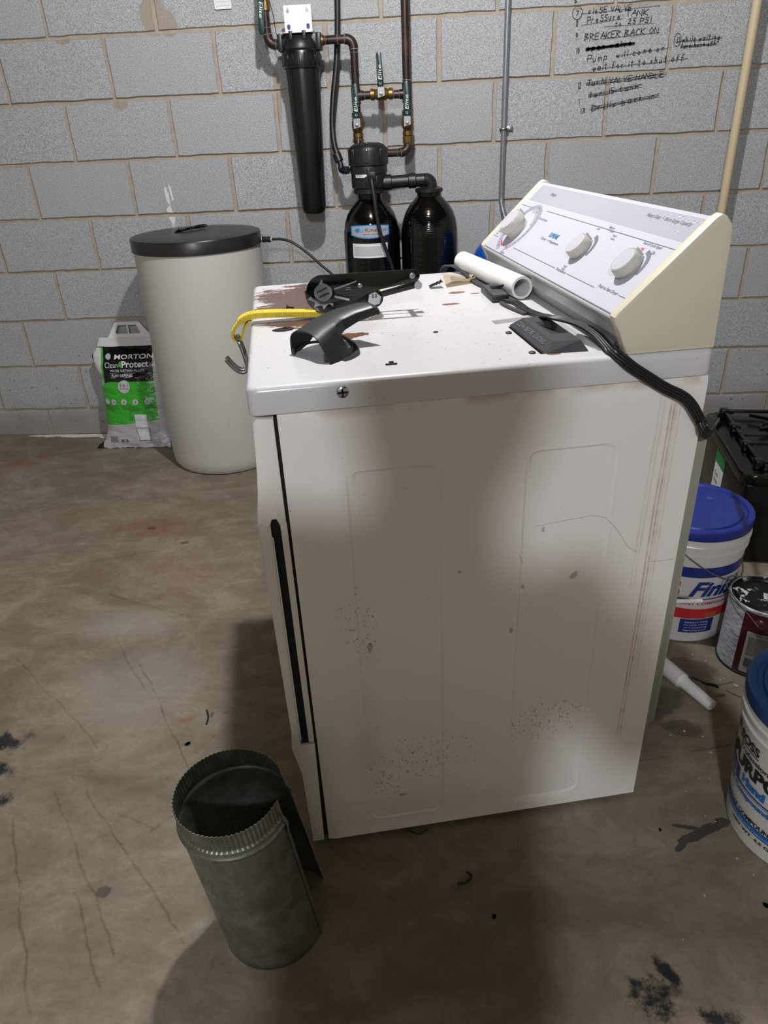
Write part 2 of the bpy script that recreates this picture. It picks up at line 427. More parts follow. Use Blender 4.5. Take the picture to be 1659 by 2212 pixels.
M_print = simple('grey_print', '#6c6e78', .5, 0, .02)
M_printd = simple('dark_print', '#4b4b50', .5, 0, .02)
M_red = simple('red_print', '#c8303a', .5, 0, .02)
M_blue = simple('blue_print', '#2f7fb5', .5, 0, .02)
M_bandp = simple('pale_band_print', '#9c9dab', .3, 0, .02)
M_black = simple('matte_black_plastic', '#17181a', .42, 0, .15, 60)
M_blackgloss = simple('gloss_black', '#060606', .10, 0, .2, 30)
M_range = simple('black_range_enamel', '#040404', .2, 0, .2, 30)
M_grate = simple('black_cast_iron', '#050505', .22, 0, .2, 80, .0006)
M_charcoal = simple('charcoal_plastic', '#35373a', .5, 0, .06, 120)
M_rubber = simple('black_rubber', '#17181a', .45, 0, .15, 50)
M_greycord = simple('grey_cord', '#3b3e42', .5, 0, .1, 50)
M_chrome = simple('zinc_steel', '#b9bcc0', .22, 1, .12, 60)
M_steel = simple('dull_steel', '#8d8f92', .38, 1, .15, 30)
M_rusty = simple('dark_rusty_steel', '#3c322e', .6, .3, .3, 200)
M_brass = simple('aged_brass', '#7a6438', .42, .85, .25, 90)
M_solder = simple('solder_ring', '#a9a5a0', .35, .8, .2, 120)
M_green = simple('dark_green_vinyl', '#0d3230', .3, 0, .15, 60)
M_white = simple('white_plastic', '#dcdbd9', .4, 0, .03, 20)
M_pvc = simple('white_pvc', '#e4e2e2', .35, 0, .02, 20)
M_paper = simple('white_paper', '#dddde0', .7, 0, .02, 40)
M_greypaper = simple('grey_print_block', '#a5a5ab', .7, 0, .1, 160)
M_ink = simple('black_marker', '#2c2c2d', .7, 0, .3, 90)
def mat_copper():
    t = NT('tarnished_copper'); c = t.coord(); n = t.noise(c, 16, 5, .6)
    t.col(t.mix(t.step(n, .35, .7), srgb('#2e2725'), srgb('#4c3a33'))); t.rough(t.add(.3, t.mul(n, .25))); t.metal(.55); return t.m
M_copper = mat_copper()
def mat_tank():
    t = NT('warm_grey_polyethylene'); c = t.coord(); x, y, z = t.xyz(c)
    n = t.noise(c, 2.2, 4, .5); f = t.noise(c, 500, 2, .5)
    b = t.mix(n, srgb('#c5c4c1'), srgb('#bab6ac')); b = t.mix(t.mul(f, .12), b, srgb('#8b8880'))
    s = t.noise(t.scale(c, (1, 1, .12)), 22, 4, .6)
    b = t.mix(t.mul(t.mul(t.step(s, .62, .72), t.step(z, .45, .1)), .35), b, srgb('#86796a'))
    t.col(b); t.rough(.5); return t.m
M_tank = mat_tank()
M_tanklid = simple('charcoal_lid_plastic', '#1d1d1f', .33, 0, .12, 25, .0003)
def mat_gloss_tank():
    t = NT('wound_black_tank'); c = t.coord(); x, y, z = t.xyz(c)
    n = t.noise(c, 30, 4, .6); wv = t.M('SINE', t.mul(z, 900.0))
    t.col(t.mix(n, srgb('#030303'), srgb('#0b0b0a'))); t.rough(.09)
    t.bump(t.add(t.mul(wv, .05), t.noise(t.scale(c, (1, 1, 3)), 26, 3, .6)), .0018, .45); return t.m
M_glosstank = mat_gloss_tank()
M_filter = simple('filter_housing_black', '#0a0d0c', .3, 0, .2, 50)
M_cream_pipe = simple('cream_conduit', '#c3b392', .5, 0, .1, 12)
M_conduit = simple('grey_steel_conduit', '#83898f', .38, .5, .12, 20)
M_bluetank = simple('blue_enamel', '#0b4fae', .3, 0, .05, 20)
def mat_strap():
    t = NT('yellow_webbing'); c = t.coord(); x, y, z = t.xyz(c)
    wv = t.M('SINE', t.mul(x, 1500.0)); w2 = t.M('SINE', t.mul(y, 2600.0))
    n = t.noise(c, 90, 3)
    b = t.mix(n, srgb('#cdb222'), srgb('#efd94e'))
    t.col(b); t.rough(.75); t.bump(t.add(wv, t.mul(w2, .6)), .0009, .7); return t.m
M_strap = mat_strap()
def mat_galv():
    t = NT('galvanised_sheet'); c = t.coord()
    v = t.noise(c, 30, 7, .7, .3); n = t.noise(c, 45, 4, .6)
    b = t.mix(t.step(v, .35, .7), srgb('#6f7168'), srgb('#8f9188'))
    x, y, z = t.xyz(c)
    wh = t.step(t.add(t.blob(x, z, [(.05, .09, .06, .07)]), t.mul(t.sub(n, .5), 2)), .1, 1.0)
    b = t.mix(t.mul(wh, .35), b, srgb('#a4a49c'))
    t.col(b); t.rough(t.add(.32, t.mul(n, .2))); t.metal(.75); return t.m
M_galv = mat_galv()
def bucket_white(name, hexc='#cfcdc8'):
    t = NT(name); c = t.coord(); n = t.noise(c, 14, 4, .6)
    t.col(t.mix(n, srgb(hexc, .9), srgb(hexc, 1.0))); t.rough(.42); t.p.inputs['Subsurface Weight'].default_value = 0.0
    return t.m
M_bucket = bucket_white('white_bucket_plastic')
def mat_bluelid(name, hexc):
    t = NT(name); c = t.coord(); n = t.noise(c, 30, 5, .7)
    t.col(t.mix(t.mul(t.step(n, .58, .8), .3), srgb(hexc), srgb('#8e97b5'))); t.rough(.4); return t.m
M_bluelid = mat_bluelid('blue_lid_plastic', '#1a2c7e'); M_tealblue = mat_bluelid('teal_blue_lid_plastic', '#0c3968')
M_navy = simple('navy_print', '#1d2f77', .4, 0, .05); M_brightblue = simple('bright_blue_print', '#1b6bb4', .4, 0, .05)
M_redband = simple('red_band_print', '#c0282c', .4, 0, .05); M_inkblack = simple('black_print', '#1a1a1c', .5, 0, .05)
M_maroon = simple('maroon_label', '#42101a', .35, 0, .1, 20)
M_yellowprint = simple('yellow_print', '#c99a3a', .5)

# ------------------------------------------------------------ the setting
def struct(o): o['kind'] = 'structure'; return o
bm = BM(); box(bm, -2.35, 4.55, -5.95, .21, -.12, 0)
struct(obj('floor', bm, M_floor))
M_plain = simple('pale_painted_block', '#c9c0b0', .9, 0, .06, 6); M_joist = simple('dark_ceiling_boards', '#5a4a38', .9, 0, .2, 6)
for nm_, bx_, mm_ in (('wall_left', (-2.35, -2.2, -5.8, .21, 0, 2.42), M_plain), ('wall_right', (4.4, 4.55, -5.8, .21, 0, 2.42), M_plain), ('wall_front', (-2.35, 4.55, -5.95, -5.8, 0, 2.42), M_plain), ('ceiling', (-2.35, 4.55, -5.95, .21, 2.42, 2.5), M_joist)):
    bm = BM(); box(bm, *bx_); struct(obj(nm_, bm, mm_))  # unseen rest of the room, added so light bounces back
HC, BW, Z1 = .2032, .4064, 1.5468
wall = struct(bpy.data.objects.new('wall_back', None)); COL.objects.link(wall)
bm = BM(); box(bm, -2.2, 4.4, .008, .21, 0, 2.42)
obj('mortar', bm, M_mortar, wall)
protos = []
for k in range(6):                                  # six differently worn block faces share their mesh data
    bm = BM(); hw, hh = (BW - .0135) / 2, (HC - .0125) / 2
    nx, nz_ = 10, 5
    out = []
    for i in range(nx): out.append((-hw + 2 * hw * i / nx, -hh))
    for i in range(nz_): out.append((hw, -hh + 2 * hh * i / nz_))
    for i in range(nx): out.append((hw - 2 * hw * i / nx, hh))
    for i in range(nz_): out.append((-hw, hh - 2 * hh * i / nz_))
    out = [(x + random.uniform(-.0018, .0018), z + random.uniform(-.0018, .0018)) for x, z in out]
    a = [bm.verts.new((x * .988, 0, z * .976)) for x, z in out]; b = [bm.verts.new((x, .004, z)) for x, z in out]; c_ = [bm.verts.new((x, .03, z)) for x, z in out]
    n = len(out)
    for r0, r1 in ((a, b), (b, c_)):
        for i in range(n): bm.faces.new((r0[i], r0[(i + 1) % n], r1[(i + 1) % n], r1[i]))
    bm.faces.new(a)
    me = bpy.data.meshes.new('block'); bmesh.ops.recalc_face_normals(bm, faces=bm.faces[:]); bm.to_mesh(me); bm.free(); me.materials.append(M_block)
    protos.append(me)
for j in range(-4, 8):                              # course j lies between joint j and joint j+1
    ztop = Z1 - (j - 1) * HC; zc = ztop - HC / 2
    off = 0 if j % 2 else .5
    for k in range(-6, 12):
        xc = (k + off + .5) * BW
        if xc + BW / 2 < -2.2 or xc - BW / 2 > 4.4 or ztop > 2.43: continue
        o = bpy.data.objects.new('block', random.choice(protos)); link(o, wall)
        o.location = (xc, random.uniform(-.0012, .0012), zc)
# last course is cut by the slab: half blocks standing in the floor
zt = Z1 - 7 * HC
for k in range(-6, 12):
    xc = (k + 1.0) * BW
    bm = BM(); box(bm, -(BW - .0115) / 2, (BW - .0115) / 2, 0, .03, 0, zt - .006, .003, 1)
    o = obj('block', bm, M_block, wall); o.location = (xc, 0, 0)
print('STRUCT ok')

# handwriting on the blocks, done as pen strokes
GL = {
 'A': [[(0,0),(.45,1),(.9,0)],[(.18,.4),(.75,.4)]], 'B': [[(0,0),(0,1),(.6,.85),(.1,.52),(.7,.3),(0,0)]], 'C': [[(.8,.85),(.3,1),(0,.5),(.3,0),(.8,.12)]],
 'E': [[(.7,1),(0,1),(0,0),(.7,0)],[(0,.5),(.55,.5)]], 'F': [[(.7,1),(0,1),(0,0)],[(0,.5),(.55,.5)]], 'H': [[(0,0),(0,1)],[(.7,0),(.7,1)],[(0,.5),(.7,.5)]], 'I': [[(.2,1),(.2,0)]], 'K': [[(0,1),(0,0)],[(.7,1),(0,.45),(.75,0)]],
 'L': [[(0,1),(0,0),(.6,0)]], 'N': [[(0,0),(0,1),(.7,0),(.7,1)]], 'O': [[(.4,1),(0,.5),(.4,0),(.8,.5),(.4,1)]], 'P': [[(0,0),(0,1),(.7,.85),(.6,.5),(0,.45)]],
 'R': [[(0,0),(0,1),(.65,.8),(.05,.5),(.7,0)]], 'S': [[(.7,.9),(.2,1),(.1,.65),(.65,.4),(.5,0),(0,.1)]], 'T': [[(0,1),(.8,1)],[(.4,1),(.4,0)]], 'U': [[(0,1),(.05,.1),(.4,0),(.7,.2),(.7,1)]],
 'V': [[(0,1),(.35,0),(.7,1)]], 'D': [[(0,0),(0,1),(.7,.7),(.6,.2),(0,0)]], 'G': [[(.7,.9),(.2,1),(0,.4),(.3,0),(.7,.2),(.7,.45),(.4,.45)]],
 'a': [[(.55,.55),(.1,.5),(.1,.05),(.5,.1),(.55,.55),(.6,0)]], 'b': [[(0,1),(0,0),(.5,.1),(.45,.5),(0,.45)]], 'c': [[(.5,.5),(.1,.45),(.1,.05),(.5,.05)]], 'd': [[(.5,1),(.5,0),(.05,.05),(.1,.45),(.5,.45)]], 'e': [[(.05,.28),(.5,.35),(.3,.6),(.05,.3),(.25,0),(.55,.1)]],
 'f': [[(.5,1),(.2,.9),(.2,0)],[(0,.55),(.45,.55)]], 'h': [[(0,1),(0,0)],[(0,.4),(.35,.55),(.45,0)]], 'i': [[(.15,.55),(.15,0)],[(.15,.8),(.18,.85)]], 'k': [[(0,1),(0,0)],[(.4,.6),(0,.3),(.45,0)]], 'l': [[(.15,1),(.15,0)]],
 'm': [[(0,0),(0,.5),(.25,.5),(.27,0)],[(.27,.4),(.5,.5),(.55,0)]], 'n': [[(0,.5),(0,0)],[(0,.4),(.35,.5),(.4,0)]], 'o': [[(.25,.55),(0,.25),(.25,0),(.5,.25),(.25,.55)]], 'p': [[(0,.5),(0,-.4)],[(0,.45),(.45,.45),(.4,.05),(0,.05)]],
 'r': [[(0,.5),(0,0)],[(0,.35),(.35,.55)]], 's': [[(.4,.5),(.05,.42),(.4,.15),(0,0)]], 't': [[(.2,.95),(.2,.05),(.4,0)],[(0,.62),(.45,.65)]], 'u': [[(0,.5),(.05,0),(.4,.1),(.42,.5),(.46,0)]], 'v': [[(0,.5),(.2,0),(.42,.5)]], 'w': [[(0,.5),(.15,0),(.3,.4),(.45,0),(.6,.5)]], 'g': [[(.45,.5),(.05,.4),(.1,.05),(.45,.15),(.45,.5),(.4,-.35),(0,-.3)]],
 '0': [[(.3,1),(0,.5),(.3,0),(.55,.5),(.3,1)]], '1': [[(.2,1),(.2,0)]], '2': [[(0,.8),(.35,1),(.5,.7),(0,0),(.6,0)]], '3': [[(0,1),(.5,.9),(.15,.55),(.5,.3),(0,0)]], '5': [[(.55,1),(.1,1),(.05,.6),(.5,.5),(.4,.05),(0,0)]], '6': [[(.4,1),(.05,.4),(.25,0),(.5,.25),(.1,.4)]], '7': [[(0,1),(.55,1),(.2,0)]], '8': [[(.3,.5),(.05,.8),(.3,1),(.5,.8),(.05,.2),(.3,0),(.55,.2),(.3,.5)]], '9': [[(.5,.7),(.1,.6),(.15,1),(.5,.95),(.45,0)]],
}
def ribbon(bm, pts, wd, y=-.0022):
    pts = [V(p) for p in pts]
    for a, b in zip(pts, pts[1:]):
        d = (b - a)
        if d.length < 1e-5: continue
        d.normalize(); n = V((-d.y, d.x)) * wd / 2; e = d * wd * .4
        q = [a - e - n, b + e - n, b + e + n, a - e + n]
        bm.faces.new([bm.verts.new((p.x, y, p.y)) for p in q])
rw = random.Random(3)
def hand(bm, s, x0, z0, x1, z1, h, struck=0, wd=.0026, fill=False):
    base = V((x1 - x0, z1 - z0)); L = base.length; ex = base.normalized(); ey = V((-ex.y, ex.x)) * .97 + ex * .10
    adv = []
    for ch in s: adv.append(.45 if ch == ' ' else (.42 if ch in 'iIl1' else .80))
    k = L / sum(adv); x = 0
    for ch, a in zip(s, adv):
        if ch in GL:
            jy = rw.uniform(-.08, .08) * h
            for st in GL[ch]:
                pts = []
                for px, py in st:
                    p = V((x0, z0)) + ex * (x + px * k * .82 + rw.uniform(-.03, .03) * k) + ey * (py * h + jy + rw.uniform(-.05, .05) * h)
                    pts.append(p)
                ribbon(bm, pts, wd)
        x += a * k
    for i in range(struck):
        q = []
        for j in range(7):
            t = j / 6
            q.append(V((x0, z0)) + ex * (L * (t * 1.04 - .02)) + ey * (h * (.15 + .22 * i + rw.uniform(-.10, .10))))
        ribbon(bm, q, wd * .8)
bm = BM()
def WL(u, v):      # wall point (x, z) behind a place in the photograph
    d = RW * ((u - 829.5) / F_PX) + DN * ((v - 1106) / F_PX) + FW; t = 3.0357 / d.y; return 1.1737 + d.x * t, 1.2314 + d.z * t
def hw(s_, u0, v0, u1, v1, h, struck=0, wd=.0019):
    hand(bm, s_, *WL(u0, v0), *WL(u1, v1), h * .78, struck, wd)
def rb_(u0, v0, u1, v1): ribbon(bm, [WL(u0, v0), WL(u1, v1)], .0012)
def rg_(u, v, rx=.017, rz=.019):
    x, z = WL(u, v); ribbon(bm, [(x + rx * math.cos(a), z + rz * math.sin(a)) for a in [i * PI / 6 for i in range(13)]], .0017)
hw('6', 1240, 6, 1250, 5, .020); hw('7', 1243, 34, 1253, 33, .018); rg_(1247, 28)
hw('cloSE VALVE', 1270, 30, 1366, 22, .022, 0); rb_(1255, 30, 1425, 12)
hw('8', 1244, 57, 1250, 56, .024); hw('PreSSure', 1268, 50, 1342, 40, .025); hw('TANK', 1350, 36, 1402, 32, .024); rb_(1255, 55, 1345, 40)
hw('to', 1328, 57, 1345, 55, .020); hw('25 PSI', 1356, 52, 1408, 48, .020); rb_(1305, 58, 1410, 50)
hw('9', 1242, 87, 1250, 86, .026); hw('BREAKER BACK ON', 1262, 87, 1424, 72, .026); rb_(1300, 84, 1425, 70)
hw('10', 1244, 117, 1254, 115, .024)
for k_ in range(4): hw('open valve', 1267, 110 - k_, 1368, 97 - k_, .014, 2, .0023)
hw('Pump', 1268, 134, 1316, 128, .030); hw('will come on', 1330, 125, 1440, 108, .024); rb_(1330, 122, 1450, 102)
hw('wait for it to shut off', 1280, 153, 1480, 130, .028, 1)
hw('11 while waiting', 1460, 93, 1557, 84, .024, 1); rg_(1463, 86, .012, .020); hw('turn hose off', 1470, 104, 1546, 98, .020, 2)
hw('12', 1248, 192, 1257, 190, .026); hw('TurN VALVE HANDLE', 1268, 186, 1435, 166, .024, 3)
hw('1', 1250, 224, 1253, 223, .022); hw('for 15 tank', 1272, 212, 1384, 190, .024, 3)
hw('13', 1252, 245, 1267, 243, .022); hw('Drills back in', 1278, 240, 1420, 212, .028, 3)
o = surf('handwriting', bm, M_ink, wall, 'black marker notes and crossed-out steps written on the blocks')

# ------------------------------------------------------------ dryer
OX, OY, YAW = .9655, -2.1401, .1976
DD, DW = .6224, .6936
ZL = .93
ca, sa = math.cos(YAW), math.sin(YAW)
def LW(a, b, z=0.0): return V((OX + a * ca - b * sa, OY + a * sa + b * ca, ZL + z))    # lid frame -> world
dryer = thing('clothes_dryer', 'old white clothes dryer with peeling rusted lid, side panel facing the camera', 'dryer', (OX, OY, 0), YAW)
# side panel with two pressed rounded rectangles
def sdr(x, z, x0, x1, z0, z1, r):
    cx, cz = (x0 + x1) / 2, (z0 + z1) / 2
    qx, qz = abs(x - cx) - (x1 - x0) / 2 + r, abs(z - cz) - (z1 - z0) / 2 + r
    return math.hypot(max(qx, 0), max(qz, 0)) + min(max(qx, qz), 0) - r
def ss(t): t = max(0, min(1, t)); return t * t * (3 - 2 * t)
def refined(lo, hi, marks, coarse, fine, span):
    out = [lo]; x = lo
    while x < hi - 1e-6:
        st = fine if any(abs(x - m) < span for m in marks) else coarse
        nx = x + st
        for m in marks:
            if x < m - span < nx and st == coarse: nx = m - span; break
        x = min(nx, hi); out.append(x)
    return out
R1, R2 = (.0870, .2280, .050, .793), (.3550, .4980, .046, .797)
xs = refined(0.0, DD, [R1[0], R1[1], R2[0], R2[1]], .012, .0011, .022)
zs = refined(.011, .889, [R1[2], R1[3]], .02, .0014, .024)
bm = BM(); g = []
for z in zs:
    row = []
    for x in xs:
        d = min(sdr(x, z, *R1, .022), sdr(x, z, *R2, .022))
        y = .0018 * ss(.5 - d / .004) - .0011 * math.exp(-(d / .0018) ** 2)
        e = min(x, DD - x, z - .011 + .004, .889 - z + .0)
        y += .003 * (1 - ss(min(x, .889 - z) / .005))
        row.append(bm.verts.new((x, y, z)))
    g.append(row)
for j in range(len(zs) - 1):
    for i in range(len(xs) - 1): bm.faces.new((g[j][i], g[j][i + 1], g[j + 1][i + 1], g[j + 1][i]))
o = surf('side_panel', bm, M_side, dryer)
for p in o.data.polygons: p.use_smooth = True
bm = BM(); box(bm, .004, DD, .004, DW, .012, .888); obj('cabinet', bm, M_enamel, dryer)
bm = BM()
prism(bm, rrect(.02, DW - .02, .155, .807, .03), lambda a, b, d: V((d, a, b)), DD - .002, DD + .029, .012)
obj('back_cover', bm, M_backpan, dryer, True)
def DL(x, y, z):   # world -> dryer frame
    dx, dy = x - OX, y - OY; return V((dx * ca + dy * sa, -dx * sa + dy * ca, z))
bm = BM(); cyl(bm, DL(1.56, -1.716, .268), DL(1.775, -1.700, .257), .0055, .0048); obj('tube_stub', bm, M_white, dryer, True, 'thin white plastic tube stub sticking out at the back')
# front: upper panel, door, lower panel, cabinet strip
FN = lambda x, z, d: V((x, d, z))
bm = BM(); prism(bm, [(-.005, .884), (-.028, .886), (-.034, .880), (-.0375, .80), (-.040, .775), (-.0475, .722), (-.0465, .7165), (-.028, .7165), (-.028, .732), (-.017, .732), (-.0155, .7165), (-.005, .7165)], FN, .001, DW - .001, .0022)
obj('upper_front_panel', bm, M_enamel, dryer, True)
bm = BM(); prism(bm, [(-.004, .271), (-.0415, .271), (-.0452, .262), (-.034, .20), (-.0300, .011), (-.009, .011)], FN, .001, DW - .001, .002)
obj('lower_front_panel', bm, M_enamel, dryer, True)
bm = BM(); prism(bm, [(-.0285, .7165), (-.0470, .719), (-.0420, .296), (-.0450, .268), (-.0285, .270)], FN, .001, DW - .001, .002)
d_ = obj('door', bm, M_enamel, dryer, True)
bm = BM(); prism(bm, [(-.0265, .285), (-.0285, .285), (-.0285, .700), (-.0265, .700)], FN, -.0002, .0008); obj('door_liner', bm, M_enamel, dryer)
bm = BM(); box(bm, -.0145, -.0045, .0015, DW - .0015, .275, .722, .0015); obj('front_strip', bm, M_enamel, dryer, True)
bm = BM(); box(bm, -.0265, .004, .006, DW - .006, .02, .884); obj('dark_gap_fill', bm, M_dark, dryer)  # near-black fill stands in for the shade inside the front gap
for fx_, fy_ in ((.045, .045), (.575, .045), (.045, .645), (.575, .645)):
    bm = BM(); lathe(bm, [(.017, 0), (.018, .004), (.010, .006), (.010, .014)], 14, Matrix.Translation((fx_, fy_, 0))); obj('foot', bm, M_dark, dryer)
# lid with recess for the lint filter
bm = BM()
x0, x1, y0, y1 = -.037, .626, -.0022, .6975
def ring(ins, z, r): return [bm.verts.new((x, y, z)) for x, y in rrect(x0 + ins, x1 - ins, y0 + ins, y1 - ins, max(r - ins, .003), 5)]
rings = [ring(.0, .8895, .012)]
rings[0] = ring(.004, .8895, .014)
rings += [ring(.0008, .8910, .014), ring(0, .894, .014)]
for k in range(7):
    a = k / 6 * PI / 2; rings.append(ring(.009 * (1 - math.cos(a)), .921 + .009 * math.sin(a), .016))
for a, b in zip(rings, rings[1:]):
    for i in range(len(a)): bm.faces.new((a[i], a[(i + 1) % len(a)], b[(i + 1) % len(b)], b[i]))
bm.faces.new(rings[0])
HOLE = [(.3665, .040), (.470, .030), (.474, .262), (.366, .244)]
outer = [v.co.copy() for v in rings[-1]]
hv = [bm.verts.new((x, y, .930)) for x, y in reversed(HOLE)]
tri = tessellate_polygon([outer, [v.co for v in hv]])
allv = list(rings[-1]) + hv
for t_ in tri:
    try: bm.faces.new([allv[i] for i in t_])
    except ValueError: pass
lo = [bm.verts.new((v.co.x + (.4185 - v.co.x) * .05, v.co.y + (.142 - v.co.y) * .03, .9238)) for v in hv]
for i in range(4): bm.faces.new((hv[i], hv[(i + 1) % 4], lo[(i + 1) % 4], lo[i]))
FH = [(.3880, .044), (.459, .044), (.459, .222), (.3880, .222)]
fv = [bm.verts.new((x, y, .9238)) for x, y in reversed(FH)]
allv = lo + fv
for t_ in tessellate_polygon([[v.co for v in lo], [v.co for v in fv]]):
    try: bm.faces.new([allv[i] for i in t_])
    except ValueError: pass
dn = [bm.verts.new((v.co.x, v.co.y, .905)) for v in fv]
for i in range(4): bm.faces.new((fv[i], fv[(i + 1) % 4], dn[(i + 1) % 4], dn[i]))
bm.faces.new(dn)
lid = obj('lid', bm, M_lid, dryer, True)
# lint filter
bm = BM()
def lf(poly, z): return [bm.verts.new((x, y, z)) for x, y in poly]
A0 = lf([(.391, .047), (.455, .047), (.455, .219), (.391, .219)], .908); A1 = lf([(.391, .047), (.455, .047), (.455, .219), (.391, .219)], .9275)
A2 = lf([(.407, .062), (.447, .058), (.447, .205), (.407, .205)], .9405)
for a, b in ((A0, A1), (A1, A2)):
    for i in range(4): bm.faces.new((a[i], a[(i + 1) % 4], b[(i + 1) % 4], b[i]))
bm.faces.new(A0)
gv = [bm.verts.new(p) for p in ((.418, .100, .9405), (.4445, .100, .9405), (.4445, .175, .9405), (.418, .175, .9405))]
gl = [bm.verts.new(p) for p in ((.422, .106, .934), (.443, .106, .930), (.443, .169, .930), (.422, .169, .934))]
allv = A2 + gv[::-1]
for t_ in tessellate_polygon([[v.co for v in A2], [v.co for v in gv[::-1]]]):
    try: bm.faces.new([allv[i] for i in t_])
    except ValueError: pass
for i in range(4): bm.faces.new((gv[i], gv[(i + 1) % 4], gl[(i + 1) % 4], gl[i]))
bm.faces.new(gl)
lint = obj('lint_filter', bm, M_charcoal, dryer, label='dark grey lint filter handle')
nrm = V((-.0145, 0, .016)).normalized()
bm = BM(); text(bm, 'CLEAN BEFORE LOADING', lambda x, y: V((.3915 + y * .0155 / .0214, .200 - x, .9277 + y * .013 / .0214)) + nrm * .0009, 0, .007, .125, .0085, 0, .01)
surf('lettering', bm, M_print, lint)
for x, y in ((.3775, .182), (.3780, .067)):
    bm = BM(); lathe(bm, [(.0055, 0), (.0052, .0016), (.003, .003), (0, .0034)], 16, Matrix.Translation((x, y, .9238))); obj('screw', bm, M_rusty, dryer, True)
bm = BM(); lathe(bm, [(.0085, 0), (.0082, .002), (.006, .0035), (0, .0042)], 20, axis_mat((.0912, -.0022, .9149), (0, -1, 0)))
sc_ = obj('lid_screw', bm, M_chrome, dryer, True)
bm = BM(); box(bm, .0845, .0979, -.0072, -.0055, .9136, .9160); box(bm, .0900, .0924, -.0072, -.0055, .908, .9205); obj('slot', bm, M_dark, sc_)
# console
SL = V((.13, 0, .123)).normalized(); NR = V((-SL.z, 0, SL.x))
def FP(b, s, off=0.0): return V((.47, b, .983)) + SL * s + NR * off
bm = BM()
prism(bm, [(.497, .9305), (.4815, .953), (.4765, .9695), (.4745, .9810), (.5995, 1.1005), (.608, 1.0975), (.612, 1.085), (.615, .9305)], FN, .012, DW - .012, .0)
obj('console', bm, M_trim, dryer)
bm = BM()
a = [bm.verts.new(FP(b, s, o_)) for b, s, o_ in ((.0165, .002, .0008), (DW - .0165, .002, .0008), (DW - .0165, .174, .0008), (.0165, .174, .0008))]
b_ = [bm.verts.new(FP(b, s, o_)) for b, s, o_ in ((.0165, .002, -.003), (DW - .0165, .002, -.003), (DW - .0165, .174, -.003), (.0165, .174, -.003))]
bm.faces.new(a); bm.faces.new(b_)
for i in range(4): bm.faces.new((a[i], a[(i + 1) % 4], b_[(i + 1) % 4], b_[i]))
bmesh.ops.bevel(bm, geom=[e for e in bm.edges], offset=.0008, segments=2, affect='EDGES')
face = obj('console_face', bm, M_face, dryer)
bm = BM(); tube(bm, [(.4735, .016, .979), (.4735, DW - .016, .979)], .0042, 10, smooth=False); obj('lower_trim', bm, M_trim, dryer, True)
capp = [(.4890, .9315), (.4830, .950), (.4760, .966), (.4700, .9755), (.4680, .9835), (.4715, .9895), (.5925, 1.1035), (.6000, 1.1075), (.6075, 1.1045), (.6155, 1.0955), (.6185, 1.0870), (.6195, .9540), (.6195, .9315)]
for y_a, y_b in ((-.001, .0185), (DW - .0185, DW + .001)):
    bm = BM(); prism(bm, capp, FN, y_a, y_b, .003); ec = obj('end_cap', bm, M_cream, dryer, True)
    bm = BM(); box(bm, .4930, .6205, y_a + .0003 if y_a < 0 else y_a, y_b, .9306, .9520, .001); obj('cap_base', bm, M_cream, ec)
bm = BM(); lathe(bm, [(.0035, 0), (.003, .0012), (0, .0016)], 12, axis_mat((.4845, .022, .941), (-1, 0, .3))); obj('screw', bm, M_rusty, dryer, True)
# printing on the console face; x runs from the far end (left in the photo) to the near end
def FT(x, y): return FP(DW - .0165 - x, y, .0013)
def fx(b): return DW - .0165 - b
bm = BM()
for x, y, s_, wd_, h_, sh in ((fx(.5771), .1465, 'Whirlpool', .030, .0085, .15), (fx(.1685), .1505, 'Heavy Duty  •  Extra Large Capacity', .129, .0085, .2),
        (fx(.5271), .0940, 'Timed Drying', .046, .0055, 0), (fx(.4404), .0590, '7 Cycle  •  4 Temperature', .090, .0065, 0),
        (fx(.2788), .0205, 'Temperature', .043, .0065, 0), (fx(.1103), .0255, 'Push to Start Dryer', .064, .0070, 0), (fx(.1062), .1085, 'End of Cycle Signal', .054, .0058, 0),
        (fx(.0647), .0990, 'On', .009, .0058, 0), (fx(.5597), .0030, 'Fluff Air', .024, .0055, 0), (fx(.272), .1100, 'Low', .010, .0048, 0), (fx(.238), .1180, 'Medium', .019, .0045, 0), (fx(.232), .1125, 'P. Press', .019, .0042, 0), (fx(.205), .106, 'High', .012, .0045, 0), (fx(.203), .1005, 'Heavy', .014, .0042, 0),
        (fx(.262), .0315, 'Fluff', .012, .0042, 0), (fx(.262), .0265, 'No Heat', .014, .0042, 0), (fx(.668), .040, 'Cycle', .02, .0045, 0), (fx(.668), .034, 'Dry', .012, .0042, 0)):
    text(bm, s_, FT, x, y, wd_, h_, sh, .012)
def hline(b0, b1, s0, s1, wd=.0009):
    patch(bm, [(fx(b0), s0), (fx(b1), s1), (fx(b1), s1 + wd), (fx(b0), s0 + wd)], FT)
hline(.522, .0185, .115, .115); hline(.6768, .60, .1135, .1135); hline(.518, .284, .0235, .0235); hline(.230, .118, .0235, .0235); hline(.042, .0185, .0285, .0285); hline(.6768, .640, .030, .030)
surf('console_print', bm, M_print, face)
bm = BM()
for k in range(20): hline(.66, .0185, .1285 + k * .0020, .1285 + k * .0020, .0011)
surf('striped_band', bm, simple('faint_band_print', '#b2b4bf', .3, 0, .02), face, 'pale grey pinstripe band under the lettering').location = NR * -.0002
bm = BM(); text(bm, 'SUPREME', FT, fx(.4180), .070, .043, .0095, 0, .02); surf('blue_lettering', bm, M_blue, face)
bm = BM(); text(bm, 'Off', FT, fx(.1000), .0985, .010, .006, 0, .01)
DC = (.5785, .0645)
